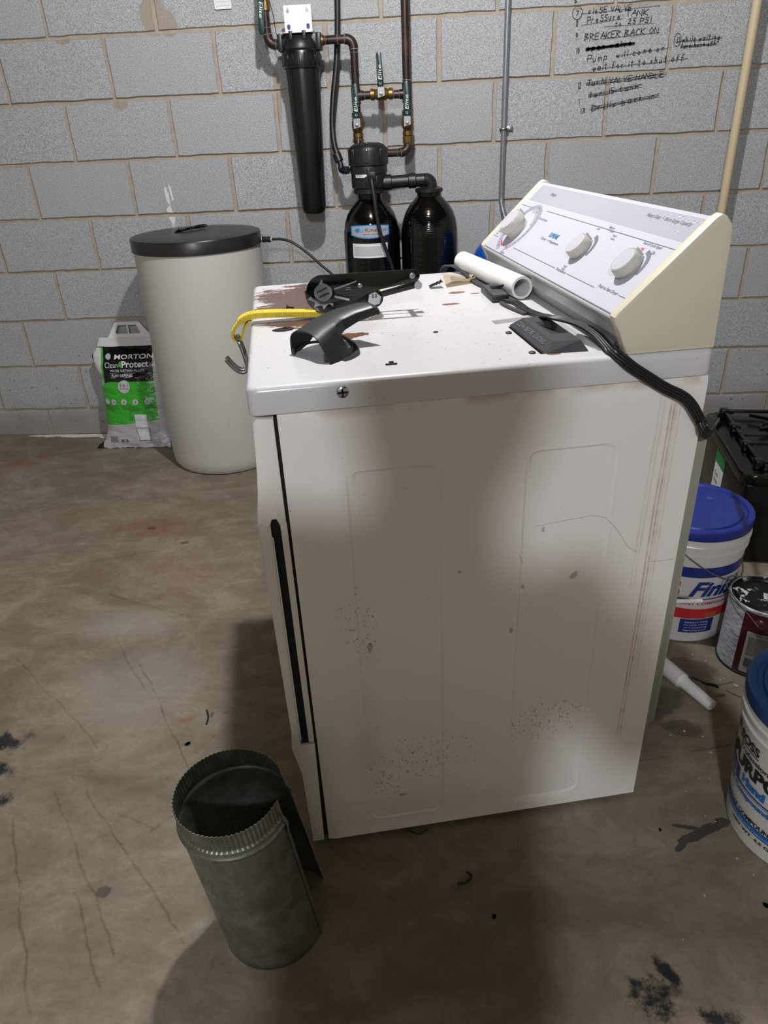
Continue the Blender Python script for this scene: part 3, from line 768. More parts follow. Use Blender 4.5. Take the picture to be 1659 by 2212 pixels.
def arc(r0, r1, a0, a1, c, n=24):
    for i in range(n):
        t0, t1 = math.radians(a0 + (a1 - a0) * i / n), math.radians(a0 + (a1 - a0) * (i + 1) / n)
        patch(bm, [(fx(c[0]) + r * math.cos(t), c[1] + r * math.sin(t)) for r, t in ((r0, t0), (r1, t0), (r1, t1), (r0, t1))], FT)
arc(.044, .047, 62, 78, DC, 5); arc(.044, .047, 232, 262, DC, 6)
for an, s_ in ((76, 'Off'), (248, 'Off'), (300, 'Off')):
    text(bm, s_, FT, fx(DC[0]) + .053 * math.cos(math.radians(an)) - .004, DC[1] + .053 * math.sin(math.radians(an)) - .002, .008, .004, 0, .01)
surf('red_print', bm, M_red, face)
bm = BM(); arc(.0475, .0595, -70, 262, DC, 60); surf('dial_ring', bm, M_bandp, face).location = NR * -.0001
bm = BM(); arc(.040, .0475, 18, 100, DC, 16); surf('dial_shade', bm, M_trim, face)
bm = BM()
for k in range(26):
    an = -60 + k * 12.2
    text(bm, str((k * 7) % 90 + 10), FT, fx(DC[0]) + .0535 * math.cos(math.radians(an)) - .0025, DC[1] + .0535 * math.sin(math.radians(an)) - .002, .005, .0038, 0, .01)
surf('dial_numbers', bm, M_print, face)
bm = BM(); arc(.0255, .0325, -12, 82, (.257, .0693), 14); surf('setting_arc', bm, M_print, face)
bm = BM(); arc(.0265, .0335, -12, 82, (.0808, .0710), 14); surf('setting_arc', bm, M_print, face)
for (b, s, r, h) in ((.5750, .0610, .0275, .029), (.2570, .0693, .0212, .0165), (.0808, .0710, .0225, .0170)):
    o_ = FP(b, s, .0008)
    Mx = axis_mat(o_, NR, (0, 1, 0))
    bm = BM(); q0 = .46 if h > .02 else .14; prof = [(r * .86, 0), (r * .86, q0 * h), (r * .99, (q0 + .02) * h), (r * 1.0, (q0 + .05) * h), (r * .97, h - .003), (r * .93, h)] + [(r * .90, h), (r * .885, h - .0008)] + [(0, h - .0008)]
    lathe(bm, prof, 40, Mx)
    kn = obj('knob', bm, M_knob, dryer, True)
    bm = BM(); lathe(bm, [(r * .86, h - .0007), (r * .85, h + .0004), (0, h + .0008)], 36, Mx); obj('knob_face', bm, M_knobface, kn, True)
    up = (SL * .97 + V((0, -.25, 0))).normalized()
    bm = BM(); q = o_ + up * r * .98 + NR * h * q0; sweep(bm, [q, q + NR * (h * (1 - q0) + .0004)], [(.0016, .0022), (-.0016, .0022), (-.0016, -.0022), (.0016, -.0022)]); obj('pointer', bm, M_knob, kn)

# ------------------------------------------------------------ things on the lid
def lidthing(name, label, cat, a=0, b=0, group=None): return thing(name, label, cat, LW(a, b), YAW, group)
# white pvc pipe
pv = thing('pvc_pipe', 'short white plastic pipe offcut lying against the console', 'pipe')
p0, p1 = V((1.344, -1.679, .9515)), V((1.249, -1.379, .9515)); ax = (p1 - p0)
bm = BM(); lathe(bm, [(.0205, 0), (.0205, ax.length), (.0160, ax.length), (.0160, 0), (.0205, 0)], 40, axis_mat(p0, ax), caps=False); bmesh.ops.remove_doubles(bm, verts=bm.verts[:], dist=1e-6)
obj('pipe_wall', bm, M_pvc, pv, True)
# flat four-conductor cord
def flatcord(bm, pts, n=4, r=.0026, side=(0, 0, 1), k=8):
    pts = spline(pts, k)
    for i in range(n):
        off = (i - (n - 1) / 2) * r * 1.8
        sec = [(off + r * math.cos(2 * PI * q / 8), r * math.sin(2 * PI * q / 8)) for q in range(8)]
        sweep(bm, pts, sec, side)
cord = thing('power_cord', 'black flat ribbed appliance cord draped over the dryer corner', 'cord')
pts = [LW(.425, .41, .006), LW(.4296, .372, .0045), LW(.441, .342, .0035), LW(.440, .285, .0040), LW(.446, .237, .006), LW(.4385, .176, .0175), LW(.4525, .150, .0175), LW(.468, .109, .0175), LW(.474, .065, .014), LW(.4745, .028, .0075), LW(.474, .006, .004), LW(.484, -.0065, -.004),
       LW(.499, -.0085, -.016), LW(.5248, -.0085, -.033), LW(.552, -.010, -.0505), LW(.578, -.012, -.064), LW(.594, -.013, -.078), LW(.612, -.013, -.103), LW(.640, .004, -.136), V((1.72, -1.73, .700)), V((1.93, -1.20, .48)), V((2.09, -.83, .345)), V((2.13, -.74, .318)), V((2.20, -.70, .316))]
path = spline(pts, 7)
nseg = len(path)
def cside(i):
    p = path[i]; lp = (p - LW(0, 0))
    yl = -lp.x * sa + lp.y * ca; al = lp.x * ca + lp.y * sa
    f = ss((.02 - yl) / .03) if al < .60 else 1.0
    return (V((ca, sa, 0)) * (1 - f) + V((.35 * ca, .35 * sa, .95)) * f)
bm = BM()
for i in range(4):
    off = (i - 1.5) * .0040
    sec = [(off + .0023 * math.cos(2 * PI * q / 8), .0023 * math.sin(2 * PI * q / 8)) for q in range(8)]
    sweep(bm, path, sec, cside)
obj('cord_body', bm, M_rubber, cord, True)
bm = BM(); flatcord(bm, [LW(.4165, .357, .003), LW(.418, .33, .0032), LW(.425, .29, .0032), LW(.431, .262, .003)], 2, .0022, V((ca, sa, 0))); obj('thin_cord', bm, M_greycord, cord, True, 'thin grey two-wire cord beside the wide one')
c2 = thing('flat_cable', 'grey flat cable coming over the far lid edge under the pipe', 'cord')
bm = BM(); flatcord(bm, [LW(.385, .735, -.05), LW(.388, .712, .002), LW(.402, .694, .013), LW(.4196, .650, .010), LW(.4200, .60, .008), LW(.4210, .541, .0045), LW(.4287, .477, .005), LW(.427, .436, .0165), LW(.424, .424, .0168)], 4, .0022, V((ca, sa, 0))); obj('cord_body', bm, M_greycord, c2, True)
bm = BM()
for k in range(4): tube(bm, [LW(.424 + k * .003, .428, .017), LW(.430 + k * .004, .420 - k * .004, .018 + .002 * k), LW(.440 + k * .005, .417 + k * .003, .019 + .004 * k)], .0017, 8)
obj('stripped_end', bm, M_rubber, c2, True, 'frayed black wire ends')
# taped connector block
cb = lidthing('cord_connector', 'black taped connector block joining the cords on the lid', 'connector', .4215, .418)
bm = BM(); box(bm, -.0155, .0155, -.050, .050, 0, .0125, .0012, 2, Matrix.Rotation(-.05, 4, 'Z')); obj('block_body', bm, M_rubber, cb, True)
bm = BM(); box(bm, -.014, .014, -.047, .047, .0122, .0138, .0006, 1, Matrix.Rotation(-.05, 4, 'Z')); obj('top_tape', bm, M_greycord, cb, True, 'dull grey tape on top')
# tan paper label with print
tg = lidthing('paper_tag', 'curled tan paper tag with faded print near the far lid edge', 'tag', .39, .60)
M_tan = simple('aged_tan_paper', '#d6c9b2', .8, 0, .2, 18)
def tagf(u, v):
    P00, P10, P11, P01 = V((-.036, -.070, .001)), V((.040, -.038, .001)), V((.047, -.006, .004)), V((-.015, .062, .001))
    p = P00.lerp(P10, u).lerp(P01.lerp(P11, u), v)
    p.z += .012 * math.exp(-((v) / .18) ** 2) * (.5 + .6 * u) + .004 * u * (1 - u) + .002 * math.sin(u * 7)
    return p
bm = BM(); gridpatch(bm, 0, 1, 0, 1, tagf, 14, 12)
bmesh.ops.solidify(bm, geom=bm.faces[:], thickness=.0005); obj('paper', bm, M_tan, tg, True)
bm = BM()
for k in range(8): gridpatch(bm, .18, .80, .34 + k * .05, .36 + k * .05, lambda u, v: tagf(u, v) + V((0, 0, .0009)), 8)
surf('print', bm, M_print, tg)
bm = BM(); gridpatch(bm, 0, 1, 0, 1, lambda u, v: V((.025 + .016 * u + .002 * v, -.030 + .045 * v, .008 + .006 * math.sin(PI * u))), 6, 4); bmesh.ops.solidify(bm, geom=bm.faces[:], thickness=.0005); obj('folded_scrap', bm, M_tan, tg, True)
# ratchet buckle and strap
rb = lidthing('ratchet_buckle', 'black ratchet tie-down buckle with zinc spool standing on the dryer lid', 'ratchet', 0, 0)
def plate(bm, poly, y0, y1): prism(bm, poly, FN2, y0, y1, .0005)
FN2 = lambda x, z, d: V((x, d, z))
def arcp(cx, cz, r, a0, a1, n=10): return [(cx + r * math.cos(math.radians(a0 + (a1 - a0) * i / n)), cz + r * math.sin(math.radians(a0 + (a1 - a0) * i / n))) for i in range(n + 1)]
hub = (.0935, .0500)
hand_p = arcp(hub[0], hub[1], .0212, 300, 195, 10) + arcp(hub[0], hub[1], .0285, 182, 95, 10) + [(.13, .0778), (.245, .0770)] + arcp(.2515, .0665, .0105, 80, -85, 8) + [(.185, .047), (.170, .042), (.150, .033), (.130, .027)]
bm = BM(); plate(bm, hand_p, .3285, .3305); obj('handle_plate', bm, M_blackgloss, rb, True)
hp2 = [(x + .002, z - .009) for x, z in hand_p]
bm = BM(); plate(bm, hp2, .3760, .3780); obj('handle_plate', bm, M_blackgloss, rb, True)
base_p = arcp(hub[0], hub[1] - .005, .030, 178, 270, 8) + [(.110, .006), (.155, .010)] + arcp(.1812, .0325, .0165, 250, 400, 12) + [(.150, .045), (.11, .05)]
base_p = [(x, max(z, .006)) for x, z in base_p]
for ya in (.3340, .3710):
    bm = BM(); plate(bm, base_p, ya, ya + .002); obj('frame_plate', bm, M_blackgloss, rb, True)
bm = BM(); plate(bm, [(.170, .0335), (.262, .0535), (.270, .048), (.262, .041), (.175, .025)], .3520, .3540); obj('inner_arm', bm, M_blackgloss, rb, True)
# toothed gear wheels
def gear(y):
    poly = []
    for k in range(11):
        a0 = 2 * PI * k / 11
        if not (3.0 < a0 < 5.9):
            poly.append((hub[0] + .0205 * math.cos(a0), hub[1] + .0205 * math.sin(a0))); continue
        poly += [(hub[0] + .0225 * math.cos(a0), hub[1] + .0225 * math.sin(a0)), (hub[0] + .0300 * math.cos(a0 + .10), hub[1] + .0300 * math.sin(a0 + .10)), (hub[0] + .0235 * math.cos(a0 + .38), hub[1] + .0235 * math.sin(a0 + .38))]
    bm = BM(); prism(bm, poly, FN2, y, y + .0022); obj('gear_wheel', bm, M_chrome, rb)
gear(.3312); gear(.3735)
bm = BM()
lathe(bm, [(.0152, 0), (.0152, .003), (.0145, .0036), (0, .0036)], 28, axis_mat((hub[0], .3290, hub[1]), (0, -1, 0)))
cyl(bm, (hub[0], .33, hub[1]), (hub[0], .377, hub[1]), .010)
sp_ = obj('spool', bm, M_chrome, rb, True)
bm = BM()
for (a_, b_, c_) in ((-.0005, .0045, .5), (.0, -.0045, .5)): box(bm, -.009, .009, .3246, .3256, b_ - .0014, b_ + .0014, 0, 1, Matrix.Translation((hub[0], 0, hub[1])) @ Matrix.Rotation(-.35, 4, 'Y'))
obj('spool_slot', bm, M_dark, sp_)
bm = BM(); plate(bm, [(hub[0] - .008, hub[1] + .0095), (hub[0] - .001, hub[1] + .0225), (hub[0] + .0005, hub[1] + .0175), (hub[0] - .001, hub[1] + .011)], .3272, .3282); obj('spool_tooth', bm, M_chrome, rb)
bm = BM(); lathe(bm, [(.0125, 0), (.0125, .0052), (.0115, .0062), (0, .0062)], 6, axis_mat((.1812, .3335, .0325), (0, -1, 0)) @ Matrix.Rotation(.3, 4, 'Z')); cyl(bm, (.1812, .334, .0325), (.1812, .373, .0325), .006)
bolt = obj('hex_bolt', bm, M_chrome, rb)
bm = BM(); text(bm, '8.8', lambda x, y: V((x, .3271, y)), .1768, .0345, .009, .0065, 0, .01); surf('bolt_mark', bm, M_dark, bolt)
for (x, z, r) in ((.1573, .0570, .0042), (.2485, .0668, .0055)):
    bm = BM(); lathe(bm, [(r, 0), (r * .9, .0014), (r * .45, .002), (r * .4, .001), (0, .001)], 20, axis_mat((x, .3285, z), (0, -1, 0))); obj('rivet', bm, M_steel, rb, True)
bm = BM(); cyl(bm, (.2485, .33, .0668), (.2485, .377, .0600), .0052); obj('handle_bar', bm, M_chrome, rb, True)
bm = BM(); cyl(bm, (.262, .346, .046), (.262, .360, .046), .007, None, 20); obj('roller', bm, M_chrome, rb, True)
bm = BM()
sweep(bm, [V((.1132, .3280, .0538)), V((.139, .3280, .0607))], [(.001, .0014), (-.001, .0014), (-.001, -.0014), (.001, -.0014)]); sweep(bm, [V((.139, .3280, .0607)), V((.1517, .3280, .0645))], [(.0007, .001), (-.0007, .001), (-.0007, -.001), (.0007, -.001)])
obj('pawl_edge', bm, M_steel, rb)
bm = BM(); sweep(bm, [V((.1123, .3278, .0418)), V((.1375, .3278, .0345))], [(.001, .0018), (-.001, .0018), (-.001, -.0018), (.001, -.0018)]); obj('pawl_spring', bm, M_chrome, rb)
bm = BM()
for i in range(2): tube(bm, [(.1325 + .001 * i, .3279, .0515 + .003 * i), (.137, .3275, .0525 + .0025 * i), (.1415, .3279, .052 + .003 * i)], .0008, 6)
obj('spring_coil', bm, M_steel, rb)
# strap: a loop round the bolt and the long run to the hook
st = lidthing('yellow_strap', 'yellow woven webbing strap running from the ratchet over the front lid edge', 'strap')
sy = V((0, 1, 0))
bm = BM()
loop = [V((.1812 + .0155 * math.cos(math.radians(a)), .3530, .0325 + .0155 * math.sin(math.radians(a)))) for a in range(-110, 95, 10)]
sec = [(-.0155, -.0011), (.0155, -.0011), (.0155, .0011), (-.0155, .0011)]
sweep(bm, loop, sec, sy)
run = spline([(.150, .3640, .0075), (.12, .3640, .0068), (.085, .3640, .0078), (.045, .3630, .0105), (.010, .3615, .0135), (-.020, .361, .0145), (-.040, .360, .0125), (-.0530, .360, .0060), (-.0640, .360, -.0045), (-.0690, .360, -.0140), (-.0695, .360, -.0215)], 6)
def ripple(i): return 0
sec2 = [(-.0125, -.0046), (-.004, -.0056), (.004, -.0056), (.0125, -.0046), (.0138, 0), (.0125, .0046), (.004, .0056), (-.004, .0056), (-.0125, .0046), (-.0138, 0)]
def strap_scale(t): return 1.0 if t < .70 else 1.0 - .62 * ss((t - .70) / .06)
fine = spline([tuple(p) for p in run], 3)
rings_ = sweep(bm, fine, sec2, sy)
for i, r in enumerate(rings_):
    t = i / (len(rings_) - 1); c0 = sum((v.co for v in r), V()) / len(r)
    kz = 1.0 if t < .68 else 1.0 - .50 * ss((t - .68) / .08)
    rip = 1 + (.07 if (i // 1) % 2 else -.05)
    for v in r:
        d = v.co - c0; v.co = c0 + V((d.x * kz * rip, d.y * (1 if t < .68 else .92), d.z * kz * rip))
sweep(bm, spline([(-.036, .360, .006), (-.0445, .360, -.002), (-.0500, .360, -.012), (-.0535, .360, -.0215)], 5), [(-.0115, -.0018), (.0115, -.0018), (.0115, .0018), (-.0115, .0018)], sy)
sweep(bm, spline([(-.0695, .360, -.0215), (-.066, .360, -.0262), (-.059, .360, -.0268), (-.0535, .360, -.0215)], 5), [(-.0115, -.0018), (.0115, -.0018), (.0115, .0018), (-.0115, .0018)], sy)
obj('webbing', bm, M_strap, st, True)
hk = lidthing('strap_hook', 'double zinc wire hook hanging from the yellow strap end', 'hook')
bm = BM()
for dy in (-.009, .008):
    tube(bm, [(-.0610, .357 + dy * .2, -.0215), (-.0600, .354 + dy, -.0270), (-.0565, .352 + dy, -.038), (-.0530, .350 + dy, -.055), (-.0520, .350 + dy, -.070), (-.0560, .350 + dy, -.0800), (-.0660, .350 + dy, -.0795), (-.0765, .350 + dy, -.070), (-.0865, .350 + dy, -.0555)], .0039, 12)
tube(bm, [(-.0615, .346, -.0205), (-.0620, .354, -.0195), (-.0615, .362, -.0205)], .0034, 12)
obj('hook_wire', bm, M_chrome, hk, True)
# black plastic shroud
sh = lidthing('plastic_shroud', 'hollow black plastic handle cover standing on the dryer lid before the strap', 'cover', 0, 0)
def section(pts, k=4): return spline(pts, k)
S = [
 [(.0290,.1470,.0000),(.0286,.1465,.0140),(.0300,.1455,.0265),(.0360,.1440,.0335),(.0460,.1330,.0368),(.0570,.1180,.0368),(.0655,.1010,.0335),(.0715,.0910,.0260),(.0775,.0820,.0130),(.0834,.0736,.0000)],
 [(.0420,.1640,.0000),(.0418,.1630,.0150),(.0430,.1615,.0290),(.0490,.1590,.0365),(.0600,.1460,.0400),(.0720,.1290,.0405),(.0810,.1180,.0375),(.0870,.1090,.0290),(.0940,.0990,.0140),(.1010,.0900,.0000)],
 [(.0560,.1790,.0060),(.0560,.1780,.0200),(.0570,.1765,.0330),(.0630,.1740,.0405),(.0740,.1620,.0440),(.0860,.1450,.0443),(.0950,.1330,.0410),(.1000,.1260,.0330),(.1060,.1190,.0200),(.1170,.1130,.0010)],
 [(.0590,.1815,.0090),(.0590,.1805,.0220),(.0600,.1790,.0342),(.0660,.1765,.0412),(.0770,.1645,.0447),(.0885,.1480,.0450),(.0970,.1360,.0420),(.1000,.1320,.0370),(.1010,.1290,.0320),(.1040,.1270,.0270)],
 [(.0740,.1950,.0240),(.0740,.1945,.0300),(.0760,.1930,.0385),(.0820,.1900,.0450),(.0920,.1780,.0482),(.1020,.1620,.0482),(.1090,.1510,.0450),(.1100,.1480,.0400),(.1110,.1460,.0350),(.1120,.1440,.0300)],
 [(.0990,.2030,.0320),(.0990,.2030,.0370),(.1000,.2020,.0440),(.1050,.1990,.0500),(.1150,.1880,.0530),(.1240,.1740,.0530),(.1310,.1640,.0500),(.1325,.1610,.0450),(.1330,.1600,.0405),(.1335,.1590,.0370)],
 [(.1280,.2060,.0380),(.1280,.2060,.0430),(.1300,.2050,.0500),(.1340,.2020,.0550),(.1430,.1930,.0575),(.1520,.1810,.0572),(.1580,.1710,.0545),(.1600,.1680,.0500),(.1610,.1660,.0465),(.1620,.1650,.0440)],
 [(.1400,.2060,.0400),(.1400,.2060,.0440),(.1420,.2050,.0510),(.1450,.2020,.0555),(.1520,.1940,.0568),(.1600,.1840,.0560),(.1660,.1740,.0530),(.1680,.1700,.0500),(.1690,.1680,.0475),(.1695,.1660,.0455)],
]
rows = [section(s, 4) for s in S]
def lin(c, k=4): return [V(c[i]).lerp(V(c[i + 1]), j / k) for i in range(len(c) - 1) for j in range(k)] + [V(c[-1])]
cols = list(zip(*[lin(list(c), 4) for c in zip(*rows)]))
bm = BM(); g = [[bm.verts.new(p) for p in r] for r in cols]
for a, b in zip(g, g[1:]):
    for i in range(len(a) - 1): bm.faces.new((a[i], a[i + 1], b[i + 1], b[i]))
bm.faces.new(g[-1])
bmesh.ops.recalc_face_normals(bm, faces=bm.faces[:])
bmesh.ops.solidify(bm, geom=bm.faces[:], thickness=.0022)
hd_ = obj('hood', bm, M_black, sh, True)
hd_.data.set_sharp_from_angle(angle=math.radians(16))
bm = BM()
out = [(.1010,.0880,.0), (.1120,.0960,.0), (.1230,.1120,.0), (.1250,.1250,.0015), (.1215,.1330,.010), (.1130,.1330,.019), (.1060,.1270,.026)]
fo = spline(out, 4)
sweep(bm, fo, [(-.0055, -.0012), (.0055, -.0012), (.0055, .0012), (-.0055, .0012)], (-.6, .75, .0))
sweep(bm, spline([(.112, .113, .004), (.118, .122, .0055), (.1225, .128, .006)], 4), [(-.004, -.001), (.004, -.001), (.004, .001), (-.004, .001)], (-.3, .3, 1))
for v in bm.verts: v.co.z = max(v.co.z, .0003)
obj('rear_foot', bm, M_black, sh, True)
bm = BM(); tube(bm, [(.035, .150, .004), (.055, .167, .0085), (.080, .165, .008), (.100, .120, .004)], .0022, 8); box(bm, .031, .0345, .138, .1455, .0005, .010, .0008); box(bm, .074, .080, .082, .089, .002, .012, .001); obj('inner_rib', bm, M_black, sh, True)
# small bits on the lid
t_ = lidthing('black_screw', 'tiny black screw lying on the bare rusty patch', 'screw', .0345, .4466)
bm = BM(); lathe(bm, [(.0045, 0), (.0045, .0012), (.0018, .0018), (.0018, .0125), (0, .0145)], 12, axis_mat((-.005, 0, .0042), (1, -.2, -.12))); obj('screw_body', bm, M_dark, t_, True)
t_ = lidthing('clip_fragment', 'small flat black broken clip with a hole, near the lid corner', 'clip', .0186, .2960)
bm = BM()
po = [(-.018, -.002), (-.010, -.006), (.003, -.0075), (.016, -.004), (.019, .002), (.012, .006), (.002, .0065), (-.008, .003)]; hi = [(.001, -.003), (.006, -.0035), (.009, 0), (.006, .003), (.001, .0025)]
holed(bm, po, [hi], lambda a, b, d: V((a, b * 1.8, d)), .0004, .0018); obj('clip_body', bm, M_dark, t_)
t_ = lidthing('tape_scrap', 'crumpled black tape scrap on the lid near the ratchet handle end', 'tape', .3340, .5400)
bm = BM(); r_ = random.Random(5)
gridpatch(bm, 0, 1, 0, 1, lambda u, v: V(((u - .5) * .026, (v - .5) * .022, .0025 + .006 * u * abs(math.sin(u * 9 + v * 5)) + .005 * u + r_.uniform(0, .0015))), 7, 5); bmesh.ops.solidify(bm, geom=bm.faces[:], thickness=.001); obj('tape_body', bm, M_rubber, t_)
for i, (a, b, l, lab) in enumerate(((.1666, .0505, .0085, 'short black plastic sliver near the front lid edge'), (.168, .060, .0035, 'tiny black crumb just behind the black sliver'), (.262, .2, .004, 'tiny dark flake in the middle of the lid'))):
    bm = BM(); box(bm, -l, l, -.0022, .0022, 0, .0014, .0006, 1); o = obj('plastic_chip', bm, M_dark, None); o.location = LW(a, b, .0003); o.rotation_euler = (0, 0, YAW + .05 * i); tag(o, lab, 'debris', 'black crumbs on the dryer lid')
print('DRYER ok')

# ------------------------------------------------------------ brine tank and salt bag
bt = thing('brine_tank', 'tall warm grey brine tank with black lid beside the salt bag', 'tank', (.305, -.247, 0))
bm = BM(); lathe(bm, [(.0, .004), (.205, 0), (.224, .004), (.2335, .018), (.236, .05), (.2365, .3), (.2345, .84), (.2345, .856)], 96); obj('tank_body', bm, M_tank, bt, True)
bm = BM(); lathe(bm, [(.2365, .848), (.2400, .850), (.2395, .890), (.2370, .8945), (.2300, .8965), (.15, .9010), (0, .9050)], 96); obj('tank_lid', bm, M_tanklid, bt, True)
bm = BM(); lathe(bm, [(.007, 0), (.007, .006)], 16, axis_mat((.236, .04, .858), (1, -.05, .0))); obj('white_collar', bm, M_white, bt, True)
bm = BM(); lathe(bm, [(.0095, .004), (.0105, .006), (.0105, .018), (.0085, .019), (.0085, .023), (.0105, .024), (.0105, .036), (.008, .038)], 18, axis_mat((.236, .04, .858), (1, -.05, 0))); obj('tube_fitting', bm, M_black, bt, True)
bm = BM(); lathe(bm, [(.0085, .038), (.0085, .041)], 16, axis_mat((.236, .04, .858), (1, -.05, 0))); obj('white_collar', bm, M_white, bt, True)
bl = thing('brine_line', 'thin black tube arching from the brine tank towards the softener', 'tube')
bm = BM(); tube(bm, [(.580, -.209, .858), (.62, -.212, .857), (.66, -.216, .845), (.71, -.222, .810), (.76, -.228, .765), (.83, -.235, .70), (.90, -.245, .60), (.95, -.26, .50)], .0048, 10); obj('tube_body', bm, M_rubber, bl, True)
bm = BM()
ln = [(.238, -.27, .905), (.256, -.255, .909), (.270, -.262, .9105), (.286, -.240, .9125), (.305, -.22, .9125), (.325, -.19, .9115)]
tube(bm, ln, .0048, 8); tube(bm, [(.24, -.285, .904), (.25, -.26, .911), (.262, -.272, .909), (.276, -.243, .914), (.29, -.25, .911), (.30, -.225, .914)], .0028, 8)
tube(bm, [(.286, -.235, .912), (.30, -.20, .916), (.325, -.178, .916), (.335, -.19, .912), (.32, -.215, .911), (.30, -.23, .911)], .0018, 8)
tag(obj('twist_tie_scraps', bm, M_blackgloss, None, True), 'tangled bit of black wire lying on the brine tank lid', 'wire')

# salt bag
def mat_bag():
    t = NT('printed_salt_bag'); c = t.coord(); x, y, z = t.xyz(c)
    nz = t.noise(c, 22, 4, .6); xx = t.add(x, t.mul(t.sub(nz, .5), .004))
    white, grey, black, green = srgb('#cfced0'), srgb('#a9a8ab'), srgb('#07080b'), srgb('#37a52c')
    b = white
    gtop = t.add(.262, t.mul(t.M('SMOOTH_MIN', t.mul(t.add(xx, .145), .55), .028, .02), 1.0))
    b = t.mix(t.mul(t.step(t.sub(z, .104), -.0008, .0008), 1.0), b, green)
    slope = t.sub(z, t.add(.112, t.mul(x, .09)))
    b = t.mix(t.step(slope, .0008, -.0008), green, grey)
    b = t.mix(t.step(t.sub(z, gtop), -.0008, .0008), b, black)
    b = t.mix(t.step(z, .4270, .4290), b, white)
    # white and green stripe down the left edge of the face
    wav = t.add(-.120, t.mul(t.sub(t.noise(t.scale(c, (0, 0, 1)), 9, 1), .5), .03))
    hi = t.mul(t.step(z, .262, .28), t.step(z, .428, .42))
    b = t.mix(t.mul(hi, t.step(t.sub(x, t.add(wav, .010)), .001, -.001)), b, srgb('#4fae45'))
    b = t.mix(t.mul(hi, t.step(t.sub(x, wav), .001, -.001)), b, white)
    b = t.mix(t.mul(t.step(z, .425, .40), t.step(x, -.152, -.156)), b, black)
    # white panel with a drawn glass
    b = t.mix(t.rect(x, z, .010, .062, .030, .150), b, srgb('#c6c5cc'))
    b = t.mix(t.step(x, .110, .113), b, srgb('#b8b7b9'))
    b = t.mix(t.step(x, .150, .152), b, black)
    t.col(b); t.rough(.22); t.bump(t.add(t.noise(t.scale(c, (1, 1, 2.2)), 22, 4, .6, .8), t.mul(nz, .3)), .010, .55)
    return t.m
M_bag = mat_bag()
bag = thing('salt_bag', 'green black and white printed bag of softener salt leaning on the wall', 'bag', (-.135, 0, 0))
def bag_shape(z):
    # left x, right x, centre y, thickness
    K = [(.000, -.190, .165, -.178, .002), (.012, -.180, .160, -.172, .012), (.035, -.148, .155, -.150, .060), (.08, -.140, .152, -.125, .092), (.18, -.136, .150, -.105, .100), (.26, -.136, .150, -.092, .096), (.305, -.128, .148, -.086, .080), (.335, -.150, .146, -.078, .070), (.39, -.164, .145, -.065, .050), (.42, -.142, .140, -.052, .030), (.45, -.130, .135, -.042, .012), (.462, -.126, .132, -.040, .004)]
    for a, b in zip(K, K[1:]):
        if z <= b[0] + 1e-9:
            t = ss((z - a[0]) / (b[0] - a[0])) * .5 + .5 * (z - a[0]) / (b[0] - a[0]); return [a[i] + (b[i] - a[i]) * t for i in range(1, 5)]
    return list(K[-1][1:])
rbg = random.Random(9)
def bag_pt(x, z, side=-1, off=0.0):
    l, r, yc, th = bag_shape(z); u = max(-1, min(1, 2 * (x - l) / (r - l) - 1))
    t = th / 2 * (1 - abs(u) ** 3) ** .6 if th > 0 else 0
    wr = .0022 * math.sin(x * 70 + z * 60) * math.sin(z * 90 - x * 20) * (1 - u * u)
    return V((x, yc + side * (t + wr) + side * off, z))
bm = BM(); NX, NZ = 40, 60; loops = []
for j in range(NZ + 1):
    z = .462 * j / NZ; l, r, yc, th = bag_shape(z)
    zz = z + (.002 * math.sin(j) if False else 0)
    lp = []
    for i in range(NX + 1): lp.append(bm.verts.new(bag_pt(l + (r - l) * (.5 - .5 * math.cos(PI * i / NX)), z)))
    for i in range(NX - 1, 0, -1): lp.append(bm.verts.new(bag_pt(l + (r - l) * (.5 - .5 * math.cos(PI * i / NX)), z, 1)))
    if j <= 1:
        for v in lp: v.co.z += .003 * (1 + math.sin(v.co.x * 110)) ; v.co.y += .003 * math.sin(v.co.x * 160)
    loops.append(lp)
for a, b in zip(loops, loops[1:]):
    n = len(a)
    for i in range(n): bm.faces.new((a[i], a[(i + 1) % n], b[(i + 1) % n], b[i]))
bm.faces.new(loops[0]); bm.faces.new(loops[-1])
obj('bag_body', bm, M_bag, bag, True)
bm = BM()
ho = [(-.085, .458), (-.045, .520), (-.038, .526), (.062, .526), (.070, .520), (.115, .458)]
h1 = [(-.046, .481), (-.030, .513), (.008, .513), (.008, .476), (-.040, .476)]; h2 = [(.014, .476), (.014, .513), (.050, .513), (.064, .481), (.058, .476)]
holed(bm, ho, [h1, h2], lambda a, b, d: V((a, d, b)), -.0395, -.0380); obj('carry_handle', bm, M_paper, bag)
BF = lambda x, z: bag_pt(x, z, -1, .0028)
M_bagw = simple('white_bag_print', '#d6d6d8', .35)
bm = BM()
text(bm, 'Clean', BF, -.098, .347, .058, .022, 0, -.005); text(bm, 'Protect', BF, -.022, .347, .118, .026, 0, .03)
text(bm, 'WATER SOFTENER PELLETS', BF, -.075, .330, .150, .010, 0, .0); text(bm, 'RUST DEFENSE', BF, -.070, .311, .095, .010, 0, .01)
text(bm, 'MORTON', BF, -.055, .380, .170, .019, .2, .02)
patch(bm, [(-.078, .306), (.050, .306), (.050, .3072), (-.078, .3072)], BF); patch(bm, [(-.078, .3245), (.040, .3245), (.040, .3255), (-.078, .3255)], BF)
surf('white_lettering', bm, M_bagw, bag)
bm = BM()
def disc(cx, cz, r, n=20): patch(bm, [(cx + r * math.cos(2 * PI * i / n), cz + r * math.sin(2 * PI * i / n)) for i in range(n)], BF)
M_sb = simple('silver_badge', '#b2b2b6', .4)
